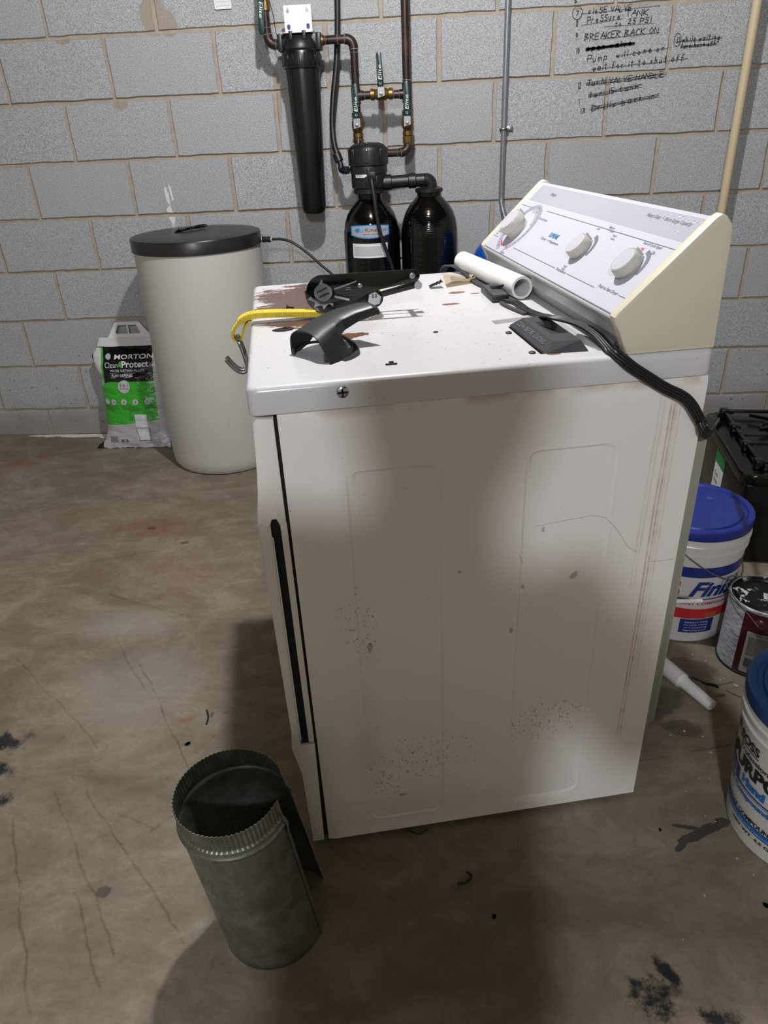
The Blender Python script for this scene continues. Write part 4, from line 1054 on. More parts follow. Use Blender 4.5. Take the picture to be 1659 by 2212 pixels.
for x_, z_, r_0 in ((-.018, .270, .027), (-.080, .392, .012), (-.108, .206, .0125), (-.074, .206, .0125), (-.028, .206, .0125), (.024, .206, .0125), (.077, .206, .0125)):
    bm = BM(); disc(x_, z_, r_0); surf('badge', bm, M_sb, bag)
BG = lambda x, z: bag_pt(x, z, -1, .0038)
bm = BM(); patch(bm, [(-.0245, .347), (-.036, .353), (-.037, .362), (-.031, .371), (-.0245, .373), (-.0235, .360)], BG); surf('leaf_mark', bm, simple('leaf_green', '#3da02f', .4), bag)
bm = BM()
text(bm, '5 in 1', BG, -.036, .271, .036, .013, 0, .01); text(bm, 'PROTECTION', BG, -.038, .260, .040, .005)
for x_, lines in ((-.118, ('IMPROVES', 'SOAP', 'USE')), (-.090, ('EXTENDS', 'APPLIANCE', 'LIFE')), (-.040, ('LESS', 'BUILDUP')), (.004, ('PREVENTS', 'RUST STAINS', 'IN SINKS')), (.062, ('CLEANER', 'CLOTHING'))):
    for k, s_ in enumerate(lines): text(bm, s_, BG, x_, .184 - k * .0095, None, .0058, 0, .01)
for x_ in (-.074, -.028, .024, .077): arcs = [(x_ - .003, .202), (x_ + .004, .202), (x_ + .001, .212)]; patch(bm, arcs, BG)
text(bm, '40 lb', BG, -.066, .030, .034, .016, 0, .02)
for k in range(12): patch(bm, [(-.116 + k * .003, .028), (-.1146 + k * .003 - (.0006 if k % 3 else 0), .028), (-.1146 + k * .003 - (.0006 if k % 3 else 0), .056), (-.116 + k * .003, .056)], BG)
for s_ in ((.010, .090, .020, .030), (.068, .092, .070, .030)): patch(bm, [(s_[0], s_[1]), (s_[0] + .002, s_[1]), (s_[2] + .002, s_[3]), (s_[2], s_[3])], BG)
for z_ in (.092, .036): patch(bm, [(.012, z_), (.068, z_), (.068, z_ + .0016), (.012, z_ + .0016)], BG)
surf('dark_lettering', bm, M_printd, bag)
bm = BM(); text(bm, 'B50 10310 LR', lambda x, y: BG(.0 - y, .125 + x), 0, 0, .075, .010); surf('stamped_code', bm, M_printd, bag)

# ------------------------------------------------------------ water softener
so = thing('water_softener', 'twin black tank water softener with black control head', 'softener', (.961, -.2, 0))
for dx, nm in ((0, 0), (.216, 1)):
    bm = BM(); lathe(bm, [(.06, 0), (.09, .006), (.105, .03), (.106, .05), (.105, .845), (.1035, .875), (.098, .905), (.088, .932), (.072, .957), (.054, .976), (.044, .986), (.044, 1.004), (0, 1.004)], 64, Matrix.Translation((dx, 0, 0)))
    tk = obj('resin_tank', bm, M_glosstank, so, True)
bm = BM()     # control head
lathe(bm, [(.045, 1.000), (.058, 1.004), (.058, 1.020), (.064, 1.024), (.064, 1.068), (.067, 1.070), (.067, 1.090), (.066, 1.094), (.0715, 1.097), (.0715, 1.102), (.068, 1.104), (.068, 1.142), (.065, 1.152), (.057, 1.160), (.040, 1.166), (0, 1.168)], 48)
for k in range(8):
    a = 2 * PI * k / 8 - PI / 2; box(bm, .062, .0715, -.005, .005, 1.104, 1.150, .001, 1, Matrix.Rotation(a, 4, 'Z'))
box(bm, -.010, .036, -.070, -.050, 1.030, 1.062, .003)
head = obj('control_head', bm, M_black, so, True)
for k in range(8):
    a = 2 * PI * k / 8 - PI / 2
    for rr, zz in ((.0722, 1.145), (.050, 1.165)):
        if k % 2 and rr < .06: continue
        bm = BM(); lathe(bm, [(.003, 0), (.0024, .002), (0, .0026)], 10, axis_mat((rr * math.cos(a), rr * math.sin(a), zz), (math.cos(a), math.sin(a), .3) if rr > .06 else (0, 0, 1))); obj('cap_screw', bm, M_chrome, head, True)
bm = BM(); box(bm, .0, .030, -.084, -.060, 1.050, 1.078, .003); box(bm, -.002, .012, -.082, -.062, 1.062, 1.090, .003); obj('brine_valve', bm, M_black, so, True)
# bar code label
CM = cylmap(0, 0, .0675, .0675, 1, .0006)
bm = BM(); gridpatch(bm, -133, -88, 1.058, 1.076, lambda a, z: cylmap(0, 0, .0640, .0640, 1, .0008)(a, z), 8); surf('white_label', bm, M_paper, head)
bm = BM()
for k in range(14): gridpatch(bm, -129 + k * 1.7, -128.2 + k * 1.7, 1.061, 1.073, lambda a, z: cylmap(0, 0, .0640, .0640, 1, .0014)(a, z), 1)
surf('barcode', bm, M_print, head)
# connecting pipe to the second tank
bm = BM(); lathe(bm, [(.024, 0), (.026, .002), (.026, .030), (.0215, .032), (.0215, .092), (.0255, .094), (.0255, .118), (.022, .121), (.022, .150)], 28, axis_mat((.050, -.010, 1.036), (1, .03, .02)))
tube(bm, [(.198, -.005, 1.039), (.212, -.002, 1.038), (.222, -.001, 1.028), (.224, 0, 1.010), (.222, 0, 1.000)], .022, 20)
lathe(bm, [(.048, .998), (.050, 1.000), (.050, 1.010), (.030, 1.016), (.022, 1.016)], 32, Matrix.Translation((.216, 0, 0)))
obj('transfer_pipe', bm, M_black, so, True)
LT = cylmap(0, 0, .105, .105, 1, .0012)
def oval(bm, fn, a0, a1, top, bot, n=30):
    prev = None
    for i in range(n + 1):
        t = 2 * i / n - 1; a = a0 + (a1 - a0) * i / n
        c_ = (bm.verts.new(fn(a, .885 + top * (1 - .22 * t * t))), bm.verts.new(fn(a, .885 - bot * (1 - .42 * t * t))))
        if prev: bm.faces.new((prev[0], c_[0], c_[1], prev[1]))
        prev = c_
bm = BM(); oval(bm, LT, -131, -49, .0215, .0255); surf('blue_badge_rim', bm, simple('blue_badge', '#2f8fd8', .3), so)
M_silver = simple('brushed_silver_badge', '#b9b7bc', .35, .3, .05)
LT2 = cylmap(0, 0, .105, .105, 1, .0018)
bm = BM(); oval(bm, LT2, -127.5, -52.5, .0180, .0220); surf('silver_badge', bm, M_silver, so)
LT3 = cylmap(0, 0, .105, .105, 1, .0024)
bm = BM(); text(bm, 'Kinetico', LT3, -98, .883, 42, .0125, 0, .0); text(bm, 'water systems', LT3, -104, .871, 38, .0055); surf('badge_lettering', bm, M_printd, so)
bm = BM(); patch(bm, [(-121, .888), (-117, .8945), (-111, .8945), (-108, .889), (-113, .8805), (-118, .8815)], LT3); surf('drop_mark', bm, M_blue, so)
bm = BM(); patch(bm, [(-110.5, .8875), (-106, .894), (-101, .8875), (-106, .8815)], cylmap(0, 0, .105, .105, 1, .003)); surf('drop_mark', bm, simple('light_blue_drop', '#58b9ea', .3), so)
bm = BM(); gridpatch(bm, -128, -54, .7925, .8425, LT, 20, 1); surf('white_spec_label', bm, M_paper, so)
bm = BM()
for k in range(10): gridpatch(bm, -124 + (k % 2), -62 - (k * 3) % 7, .8000 + k * .0034, .8015 + k * .0034, LT2, 10)
surf('spec_print', bm, M_greypaper, so)
hs = thing('brine_hose', 'thin black tube hanging down the front of the softener tank', 'tube')
bm = BM(); tube(bm, [(.9750, -.283, 1.062), (.9770, -.298, 1.045), (.984, -.309, 1.00), (.990, -.315, .94), (1.000, -.316, .88), (1.015, -.312, .83), (1.035, -.306, .77), (1.05, -.30, .70), (1.06, -.28, .60)], .0068, 10); obj('tube_body', bm, M_rubber, hs, True)
# drain hose coming down the wall
dh = thing('drain_hose', 'black hose dropping down the wall into the softener head elbow', 'hose')
bm = BM(); tube(bm, [(.873, -.05, 2.1), (.873, -.06, 1.85), (.872, -.062, 1.62), (.858, -.070, 1.44), (.835, -.085, 1.30), (.828, -.095, 1.22), (.833, -.110, 1.16), (.845, -.120, 1.125)], .0105, 14); obj('hose_body', bm, M_rubber, dh, True)
bm = BM(); lathe(bm, [(.012, 0), (.0155, .002), (.0155, .030), (.010, .032), (.010, .046)], 18, axis_mat((.838, -.115, 1.135), (.016, -.01, -.042))); obj('hose_fitting', bm, M_black, dh, True)
bm = BM(); tube(bm, [(.853, -.126, 1.092), (.855, -.130, 1.080), (.866, -.140, 1.077)], .0115, 14); lathe(bm, [(.0115, 0), (.0135, .003), (.0135, .025), (.011, .027)], 18, axis_mat((.860, -.136, 1.078), (1, -.7, .05))); obj('elbow', bm, M_black, dh, True)

# ------------------------------------------------------------ copper plumbing
YP = -.12
pl = thing('copper_bypass_piping', 'dark copper pipes with green handled valves above the softener', 'pipe')
RP = .0135
def pipe(p, q, parent=pl, r=RP, name='pipe', m=None): bm = BM(); cyl(bm, p, q, r, None, 18); return obj(name, bm, m or M_copper, parent, True)
def elbow(p, c, q, parent=pl, r=RP + .0025):
    p, c, q = V(p), V(c), V(q); pts = []
    for i in range(9):
        t = i / 8; pts.append(p * (1 - t) ** 2 + c * 2 * t * (1 - t) + q * t * t)
    bm = BM(); sweep(bm, pts, circ(r, 18)); e = obj('elbow', bm, M_copper, parent, True)
    for a, b in ((pts[0], pts[1]), (pts[-1], pts[-2])):
        bm = BM(); d = (b - a).normalized(); lathe(bm, [(r + .0002, 0), (r + .0012, .001), (r + .0002, .003)], 18, axis_mat(a - d * .0005, d), caps=False); obj('solder_ring', bm, M_solder, e, True)
    return e
def solder(p, d, parent=pl, r=RP + .0018): bm = BM(); lathe(bm, [(r - .001, 0), (r, .001), (r - .001, .003)], 16, axis_mat(p, d)); obj('solder_ring', bm, M_solder, parent, True)
def valve(p, d, hd, parent=pl, hl=.118, txt_up=True):
    """ball valve at p along d with the lever pointing in hd"""
    p = V(p); d = V(d).normalized(); hd = V(hd).normalized()
    bm = BM(); lathe(bm, [(.0165, -.040), (.0185, -.039), (.0185, -.026), (.0150, -.024), (.0200, -.012), (.0215, 0), (.0200, .012), (.0150, .024), (.0185, .026), (.0185, .039), (.0165, .040)], 12, axis_mat(p, d))
    cyl(bm, p, p + V((0, -.034, 0)), .008, None, 12)
    v = obj('valve', bm, M_brass, parent, True)
    yk = p.y - .033
    sx = V((hd.z, 0, -hd.x))
    def HP(u, w, y): return V((p.x, y, p.z)) + sx * u + hd * w
    bm = BM(); prism(bm, [(-.012, -.012), (.013, -.006), (.013, .016), (.009, .026), (-.009, .026), (-.012, .016)], lambda a, b, y: HP(a, b, y), yk - .0025, yk, .0006); obj('lever_plate', bm, M_steel, v)
    bm = BM(); lathe(bm, [(.0062, 0), (.0062, .005), (0, .006)], 6, axis_mat((p.x, yk - .0025, p.z), (0, -1, 0))); obj('nut', bm, M_steel, v)
    bm = BM(); poly = [(-.0105, .022), (.0105, .022), (.0110, .06), (.0095, hl - .012)] + [(.0095 * math.cos(math.radians(a)), hl - .012 + .012 * math.sin(math.radians(a))) for a in range(15, 180, 15)] + [(-.0095, hl - .012), (-.0110, .06)]
    prism(bm, poly, lambda a, b, y: HP(a, b, y), yk - .0065, yk - .0005, .0014); h_ = obj('valve_handle', bm, M_green, v, True)
    up = hd.z > 0 or hd.x != 0
    bm = BM(); text(bm, 'Elite', lambda x, y: HP(.006 - y, .042 + x, yk - .0071), 0, 0, .044, .012, .25)
    text(bm, 'C', lambda x, y: HP(.004 - y, .028 + x, yk - .0071), 0, 0, .008, .008)
    surf('handle_lettering', bm, M_paper, h_)
    return v
# run from the filter to the softener
pipe((.808, YP, 1.484), (.905, YP, 1.484)); solder((.826, YP, 1.484), (1, 0, 0)); solder((.868, YP, 1.484), (1, 0, 0))
elbow((.893, YP, 1.484), (.924, YP, 1.484), (.924, YP, 1.452)); pipe((.924, YP, 1.452), (.923, YP, 1.26)); solder((.924, YP, 1.445), (0, 0, -1))
valve((.923, YP, 1.222), (0, 0, 1), (0, 0, 1), hl=.128)
pipe((.923, YP, 1.19), (.923, YP - .012, 1.155)); bm = BM(); lathe(bm, [(.017, 0), (.019, .002), (.019, .022), (.0155, .026)], 12, axis_mat((.923, YP, 1.156), (0, 0, 1))); obj('union_nut', bm, M_brass, pl)
# bypass
bm = BM(); cyl(bm, (.923, YP, 1.340), (.923, YP, 1.288), RP + .0026); cyl(bm, (.923, YP, 1.314), (.950, YP, 1.314), RP + .0022); obj('tee', bm, M_copper, pl, True)
bm = BM(); cyl(bm, (1.103, YP, 1.345), (1.103, YP, 1.285), RP + .0026); cyl(bm, (1.103, YP, 1.312), (1.078, YP, 1.312), RP + .0022); obj('tee', bm, M_copper, pl, True)
pipe((.945, YP, 1.314), (1.082, YP, 1.312)); solder((.953, YP, 1.314), (1, 0, 0)); solder((.975, YP, 1.314), (1, 0, 0)); solder((1.055, YP, 1.313), (1, 0, 0)); solder((1.076, YP, 1.313), (1, 0, 0))
valve((1.014, YP, 1.315), (1, 0, 0), (-.03, 0, 1), hl=.125)
# riser on the right
pipe((1.103, YP, 2.30), (1.103, YP, 1.25)); solder((1.103, YP, 1.352), (0, 0, 1)); valve((1.103, YP, 1.222), (0, 0, 1), (0, 0, 1), hl=.128)
pipe((1.103, YP, 1.19), (1.103, YP, 1.150)); bm = BM(); lathe(bm, [(.017, 0), (.019, .002), (.019, .022), (.0155, .026)], 12, axis_mat((1.103, YP, 1.156), (0, 0, 1))); obj('union_nut', bm, M_brass, pl)
solder((1.103, YP, 1.155), (0, 0, -1)); elbow((1.103, YP, 1.155), (1.103, YP - .004, 1.128), (1.074, YP - .01, 1.128)); pipe((1.076, YP - .01, 1.128), (1.02, YP - .022, 1.128)); solder((1.066, YP - .012, 1.128), (-1, 0, 0))
# supply pipe on the left of the filter
ls = thing('copper_supply_pipe', 'copper pipe with green handled valve left of the black filter', 'pipe')
pipe((.628, YP, 2.2), (.628, YP, 1.66), ls); valve((.628, YP, 1.64), (0, 0, 1), (-.10, 0, -1), ls, hl=.135); pipe((.628, YP, 1.62), (.628, YP, 1.51), ls); solder((.628, YP, 1.53), (0, 0, -1), ls)
bm = BM(); lathe(bm, [(.016, 0), (.0185, .002), (.0185, .026), (.015, .028)], 12, axis_mat((.628, YP, 1.575), (0, 0, 1))); obj('union_nut', bm, M_brass, ls)
elbow((.628, YP, 1.510), (.628, YP, 1.479), (.658, YP, 1.479), ls); pipe((.655, YP, 1.479), (.668, YP, 1.480), ls)
bm = BM(); tube(bm, [(.640, -.10, 1.62), (.650, -.09, 1.56), (.652, -.085, 1.52), (.664, -.09, 1.49)], .0012, 6); obj('ground_wire', bm, M_copper, ls, True)

# ------------------------------------------------------------ filter housing
fh = thing('water_filter_housing', 'long black cylindrical water filter hung from a white wall bracket', 'filter', (.739, YP, 0))
bm = BM()
lathe(bm, [(0, .935), (.036, .935), (.042, .940), (.046, .955), (.0585, 1.385), (.0585, 1.412)], 48)
obj('filter_sump', bm, M_filter, fh, True)
for k in range(14):
    a = 2 * PI * k / 14 + .12
    bm = BM(); p0 = V((.0440 * math.cos(a), .0440 * math.sin(a), .952)); p1 = V((.0590 * math.cos(a), .0590 * math.sin(a), 1.400)); sweep(bm, [p0, p1], [(.0016, -.0016), (.0016, .0016), (-.0016, .0016), (-.0016, -.0016)], (-math.sin(a), math.cos(a), 0)); obj('sump_rib', bm, M_filter, fh)
bm = BM(); lathe(bm, [(.058, 1.402), (.0645, 1.404), (.0665, 1.420), (.0665, 1.452), (.064, 1.458), (.060, 1.462)], 40)
for k in range(20):
    a = 2 * PI * k / 20; box(bm, .064, .0685, -.003, .003, 1.412, 1.448, .001, 1, Matrix.Rotation(a, 4, 'Z'))
obj('clamp_ring', bm, M_filter, fh, True)
bm = BM(); lathe(bm, [(.060, 1.460), (.060, 1.472), (.050, 1.490), (.044, 1.497), (0, 1.498)], 40)
box(bm, -.070, .070, -.020, .020, 1.462, 1.505, .004); box(bm, -.075, -.058, -.026, .026, 1.455, 1.507, .004); box(bm, .058, .075, -.026, .026, 1.455, 1.507, .004)
for sx_ in (-.024, .022): box(bm, sx_ - .006, sx_ + .006, -.050, .0, 1.485, 1.512, .002)
obj('filter_cap', bm, M_black, fh, True)
br = BM(); box(br, -.050, .045, .010, .0125, 1.505, 1.590, .0008); box(br, -.055, .050, -.045, .012, 1.506, 1.5085, .0006); br_o = obj('wall_bracket', br, M_white, fh)
br_o.location = (0, 0, 0)
for x_ in (-.036, .031):
    bm = BM(); cyl(bm, (x_, .0095, 1.573), (x_, .0098, 1.573), .0055, None, 14); box(bm, x_ - .0018, x_ + .0018, .0094, .0098, 1.573, 1.583); obj('keyhole_slot', bm, M_steel, br_o)
    bm = BM(); prism(bm, rrect(x_ - .0055, x_ + .0055, 1.520, 1.536, .005, 3), lambda a, b, d: V((a, d, b)), .0094, .0098); obj('keyhole_slot', bm, M_navy, br_o)
bm = BM(); box(bm, -.05, .045, .0125, .11, 1.514, 1.518); obj('bracket_arm', bm, M_white, br_o)
bm = BM(); lathe(bm, [(.0165, 0), (.0165, .010)], 16, axis_mat((.072, 0, 1.484), (1, 0, 0))); obj('port_collar', bm, M_brass, fh, True)

# card pinned to the wall
cd = thing('paper_card', 'white card with a faint printed grid taped high on the wall', 'card', (.459, -.004, 1.66))
bm = BM(); prism(bm, rrect(-.031, .030, -.057, .11, .004, 3), lambda a, b, d: V((a, d, b)), -.001, 0); obj('card', bm, M_paper, cd)
bm = BM()
for k in range(12): patch(bm, [(-.025, -.048 + k * .012), (.024, -.048 + k * .012), (.024, -.0472 + k * .012), (-.025, -.0472 + k * .012)], lambda x, z: V((x, -.0014, z)))
for k in range(6): patch(bm, [(-.025 + k * .0098, -.048), (-.0244 + k * .0098, -.048), (-.0244 + k * .0098, .09), (-.025 + k * .0098, .09)], lambda x, z: V((x, -.0014, z)))
surf('grid_print', bm, M_bandp, cd)
# conduits
cn = thing('grey_conduit', 'thin grey steel electrical conduit strapped to the block wall', 'conduit')
bm = BM(); tube(bm, [(1.457, -.018, 2.3), (1.457, -.018, 1.6), (1.457, -.018, 1.2), (1.456, -.018, .98), (1.458, -.024, .93), (1.475, -.045, .87), (1.50, -.06, .82), (1.52, -.06, .70)], .0100, 14); obj('conduit_tube', bm, M_conduit, cn, True)
bm = BM(); tube(bm, [(1.444, -.006, 1.186), (1.446, -.026, 1.186), (1.457, -.031, 1.186), (1.468, -.026, 1.186), (1.470, -.006, 1.186)], .003, 8); box(bm, 1.466, 1.492, -.006, -.002, 1.177, 1.195, .001); obj('conduit_strap', bm, M_steel, cn, True)
bm = BM(); lathe(bm, [(.004, 0), (.003, .003), (0, .0035)], 8, axis_mat((1.481, -.006, 1.186), (0, -1, 0))); obj('strap_screw', bm, M_chrome, cn, True)
cr = thing('cream_conduit', 'cream coloured pipe running down the wall behind the console', 'conduit')
bm = BM(); tube(bm, [(2.285, -.056, 2.3), (2.285, -.056, 1.2), (2.285, -.056, .2)], .0155, 16, smooth=False); obj('conduit_tube', bm, M_cream_pipe, cr, True)
# blue pressure tank, mostly hidden behind the console
bp = thing('pressure_tank', 'blue rounded steel tank showing behind the console end', 'tank', (1.52, -.32, 0))
bm = BM(); lathe(bm, [(.15, 0), (.19, .02), (.20, .06), (.20, .70), (.195, .76), (.175, .81), (.14, .850), (.09, .873), (.04, .882), (0, .884)], 56); obj('tank_shell', bm, M_bluetank, bp, True)
bm = BM(); lathe(bm, [(.018, .880), (.018, .895), (0, .897)], 16); obj('air_valve_cap', bm, M_black, bp, True)

# ------------------------------------------------------------ range
rg = thing('gas_range', 'low black gas cooktop unit with cast iron grates at the right edge', 'stove', (2.064, -1.151, 0), -.113)
# local: x right, y back
GX, GY, GZ = .76, .50, .30
bm = BM(); box(bm, .012, GX, .006, GY - .005, .0, GZ - .03, .012, 3); obj('range_body', bm, M_range, rg, True)
bm = BM(); prism(bm, rrect(0, GX + .01, -.008, GY, .035, 6), lambda a, b, d: V((a, b, d)), GZ - .034, GZ, .007); obj('cooktop', bm, M_range, rg, True)
bm = BM(); prism(bm, rrect(.055, GX - .04, .05, GY - .04, .03, 6), lambda a, b, d: V((a, b, d)), GZ, GZ + .0012, .0005); obj('burner_well', bm, M_charcoal if False else M_grate, rg, True)
for cx, cy in ((.20, .14), (.20, .36), (.56, .14), (.56, .36)):
    bm = BM(); lathe(bm, [(.05, 0), (.05, .008), (.035, .010), (.035, .016), (.030, .020), (0, .021)], 28, Matrix.Translation((cx, cy, GZ + .0012))); obj('burner', bm, M_grate, rg, True)
for gx0 in (.045, .405):
    bm = BM(); gx1 = gx0 + .335; z0, z1 = GZ + .016, GZ + .026
    for y_ in (.040, .245, .452): box(bm, gx0, gx1, y_, y_ + .012, z0, z1, .003)
    for x_ in (gx0, gx1 - .012): box(bm, x_, x_ + .012, .040, .464, z0, z1, .003)
    for cy in (.14, .355):
        cx = (gx0 + gx1) / 2
        for k in range(4):
            a = PI / 4 + k * PI / 2; sweep(bm, [V((cx + .03 * math.cos(a), cy + .03 * math.sin(a), z0 + .006)), V((cx + .13 * math.cos(a), cy + .09 * math.sin(a), z0 + .006))], [(.004, .005), (-.004, .005), (-.004, -.005), (.004, -.005)])
    for x_ in (gx0 - .008, gx1 - .018):
        for y_ in (.03, .16, .30, .44): box(bm, x_, x_ + .028, y_, y_ + .030, GZ + .001, z1 + .004, .005)
    obj('grate', bm, M_grate, rg, True)
for k in range(4):
    bm = BM(); lathe(bm, [(.020, 0), (.020, .012), (.017, .022), (0, .022)], 24, Matrix.Translation((.09 + k * .17, .022, GZ))); obj('burner_knob', bm, M_range, rg, True)
bm = BM(); patch(bm, [(.31, .235), (.21, .235), (.21, .09), (.31, .09)], lambda y, z: V((.0112, y, z))); lbl = surf('range_label', bm, M_paper, rg)
bm = BM(); patch(bm, [(.315, .250), (.205, .250), (.205, .205), (.315, .205)], lambda y, z: V((.0106, y, z))); surf('green_label_band', bm, simple('green_print', '#1d7f47', .5), lbl)
bm = BM(); text(bm, 'Gas', lambda x, y: V((.0106, .295 - x, .165 + y)), 0, 0, .035, .014); text(bm, 'Range', lambda x, y: V((.0106, .295 - x, .140 + y)), 0, 0, .045, .014); surf('label_lettering', bm, M_printd, lbl)

# ------------------------------------------------------------ buckets and paint can
def bucket(name, lab, cx, cy, r0, r1, h, lidm):
    t = thing(name, lab, 'bucket', (cx, cy, 0))
    def R(z): return r0 + (r1 - r0) * z / h
    bm = BM(); lathe(bm, [(0, .003), (r0 - .006, 0), (r0, .006), (R(h * .78), h * .78), (R(h * .78) + .004, h * .785), (R(h * .79) + .004, h * .80), (R(h * .80), h * .805), (R(h * .85), h * .85), (R(h * .85) + .0045, h * .855), (R(h * .87) + .0045, h * .872), (R(h * .88), h * .877), (R(h * .93), h - .020)], 72); obj('bucket_body', bm, M_bucket, t, True)
    bm = BM(); ro = r1
    lathe(bm, [(ro - .006, h - .026), (ro + .001, h - .026), (ro + .003, h - .008), (ro + .001, h - .001), (ro - .004, h + .001), (ro - .013, h), (ro - .016, h - .005), (ro - .024, h - .006), (ro - .026, h - .002), (ro - .034, h - .002), (ro - .040, h - .004), (0, h - .004)], 72); ld = obj('lid', bm, lidm, t, True)
    return t, R
fb, RF = bucket('joint_compound_bucket', 'white bucket with royal blue lid and Finish lettering behind the dryer', 1.838, -1.405, .127, .141, .342, M_bluelid)
FB = cylmap(0, 0, .127, .141, .342, .0010); FB2 = cylmap(0, 0, .127, .141, .342, .0016); FB3 = cylmap(0, 0, .127, .141, .342, .0024)
bm = BM(); gridpatch(bm, -190, 10, .210, .240, FB, 60, 2, lambda a, z: z > .212 + .004 * math.sin(a * .3)); gridpatch(bm, -104, -66, .036, .080, FB2, 14, 2); gridpatch(bm, -150, -112, .036, .080, FB2, 14, 2); surf('navy_band', bm, M_navy, fb)
bm = BM(); gridpatch(bm, -190, 10, .082, .112, FB, 60, 3); gridpatch(bm, -190, -60, .110, .121, lambda a, z: FB(a, .110 + (z - .110) * max(0, (-a - 60) / 130)), 40, 1)
text(bm, 'PLUS', FB2, -137, .148, 27, .050, 3, .04); text(bm, 'JOINT COMPOUND', FB2, -112, .1235, 62, .0105, 3, .02); surf('red_band', bm, M_redband, fb)
bm = BM(); text(bm, 'Finish', FB3, -101, .152, 60, .046, 180, .035); gridpatch(bm, -120, -42, .1420, .1450, FB2, 30, 1); surf('navy_lettering', bm, M_navy, fb)
bm = BM()
for k, s_ in enumerate(('READY MIX', 'For taping, finishing', 'and texturing', 'Easy sanding formula')): text(bm, s_, FB3, -99, .068 - k * .009, 26, .0048, 1)
surf('white_lettering', bm, M_paper, fb)
bm = BM(); text(bm, 'LOW DUST', FB3, -78, .094, 16, .006, 0, .01); text(bm, 'NO ODOR', FB3, -78, .086, 14, .006, 0, .01); surf('yellow_lettering', bm, M_yellowprint, fb)
def bail(parent, r, z, drop, ang, m=M_steel):
    bm = BM(); pts = []
    for i in range(17):
        t = PI * i / 16; pts.append(V((r * math.cos(t) * math.cos(ang) - (-r * .25 * math.sin(t)) * 0, r * math.cos(t) * math.sin(ang), z)) + V((math.sin(ang), -math.cos(ang), 0)) * (r * 1.0 * math.sin(t)) + V((0, 0, -drop * math.sin(t))))
    tube(bm, pts, .0018, 8, 3); return obj('wire_handle', bm, m, parent, True)
bail(fb, .1425, .290, .11, math.radians(62))
bm = BM(); box(bm, .138, .150, .008, .030, .275, .300, .003); obj('handle_ear', bm, M_bucket, fb)
nb, RN = bucket('all_purpose_bucket', 'white bucket with teal blue lid, cropped by the right frame edge', 1.872, -2.081, .126, .146, .334, M_tealblue)
NB = cylmap(0, 0, .126, .146, .334, .0010); NB2 = cylmap(0, 0, .126, .146, .334, .0018)
for a_ in (('THE BOSS', 150, .226, 48, .020, 0, .03), ('Professional Formula', 176, .205, 66, .0115, 0, .02), ('ALL PURPOSE', 128, .167, 110, .034, 0, .045), ('ALL PURPOSE COMPOUND', 150, .069, 74, .011, 0, .03), ('NET WT. 4.5 GAL. (17 L)', 184, .034, 62, .010, 0, .03)):
    bm = BM(); text(bm, a_[0], NB2, *a_[1:]); surf('black_lettering', bm, M_inkblack, nb)
bm = BM(); gridpatch(bm, 168, 198, .2205, .2230, NB2, 12); surf('underline', bm, M_inkblack, nb)
bm = BM(); text(bm, 'Hand Coat', NB2, 186, .140, 50, .022, 0, .05); text(bm, 'Joint Compound', NB2, 158, .108, 58, .0165, 0, .05); gridpatch(bm, 100, 240, .050, .064, NB, 60); surf('bright_blue_band', bm, M_brightblue, nb)
bm = BM(); gridpatch(bm, 120, 181, .128, .158, NB, 20); gridpatch(bm, 176, 240, .1300, .1335, NB, 30); gridpatch(bm, 176, 240, .1260, .1275, NB, 30); gridpatch(bm, 100, 240, .0640, .0665, NB, 60); surf('navy_band', bm, M_navy, nb)
bm = BM()
for k in range(3): text(bm, 'Drywall and Taping', NB2, 130, .149 - k * .0085, 46, .005)
text(bm, 'for finishing, texturing and repairs', NB2, 150, .0545, 70, .0045); surf('white_lettering', bm, M_paper, nb)
# paint can
pc = thing('paint_can', 'one gallon paint can with grey and maroon label and splattered steel lid', 'can', (1.977, -1.589, 0))
def mat_canlabel():
    t = NT('grey_streaked_label'); c = t.coord(); n = t.noise(t.scale(c, (1, 1, 5)), 40, 5, .7, 1.2)
    t.col(t.mix(t.step(n, .35, .65), srgb('#6f7076'), srgb('#b3b4ba'))); t.rough(.4); return t.m
def mat_canlid():
    t = NT('splattered_can_lid'); c = t.coord(); n = t.noise(c, 35, 4, .6, .5)
    b = t.mix(t.step(n, .58, .62), srgb('#2e2c2a'), srgb('#b9b9bb')); t.col(b); t.rough(.35); t.metal(t.sub(.8, t.mul(t.step(n, .58, .62), .8))); return t.m
bm = BM(); lathe(bm, [(0, .004), (.078, .004), (.082, 0), (.084, .002), (.082, .006), (.082, .186), (.0845, .188), (.0845, .192), (.082, .194), (.0795, .1935)], 64, caps=False); obj('can_shell', bm, mat_canlabel(), pc, True)
bm = BM(); lathe(bm, [(.080, .1935), (.0775, .194), (.076, .190), (.072, .189), (.070, .1925), (.066, .193), (.063, .189), (0, .189)], 64, caps=False); cl_ = obj('can_lid', bm, mat_canlid(), pc, True)
bm = BM(); lathe(bm, [(.0828, .0), (.0850, .001), (.0850, .004), (.0828, .006)], 64, caps=False); obj('bottom_rim', bm, M_dark, pc, True)
CA = cylmap(0, 0, .082, .082, 1, .0007); CB = cylmap(0, 0, .082, .082, 1, .0013); CC = cylmap(0, 0, .082, .082, 1, .002)
bm = BM(); gridpatch(bm, -145, -20, .008, .184, CA, 40); surf('maroon_label', bm, M_maroon, pc)
bm = BM(); gridpatch(bm, -134, -60, .012, .132, CB, 24); surf('instruction_label', bm, simple('pale_label', '#a9a8aa', .5, 0, .08, 200), pc)
bm = BM(); text(bm, 'CAUTION', CC, -120, .124, 22, .005)
for k in range(13): gridpatch(bm, -130, -66 - (k * 5) % 9, .066 + k * .0042, .0675 + k * .0042, CC, 10)
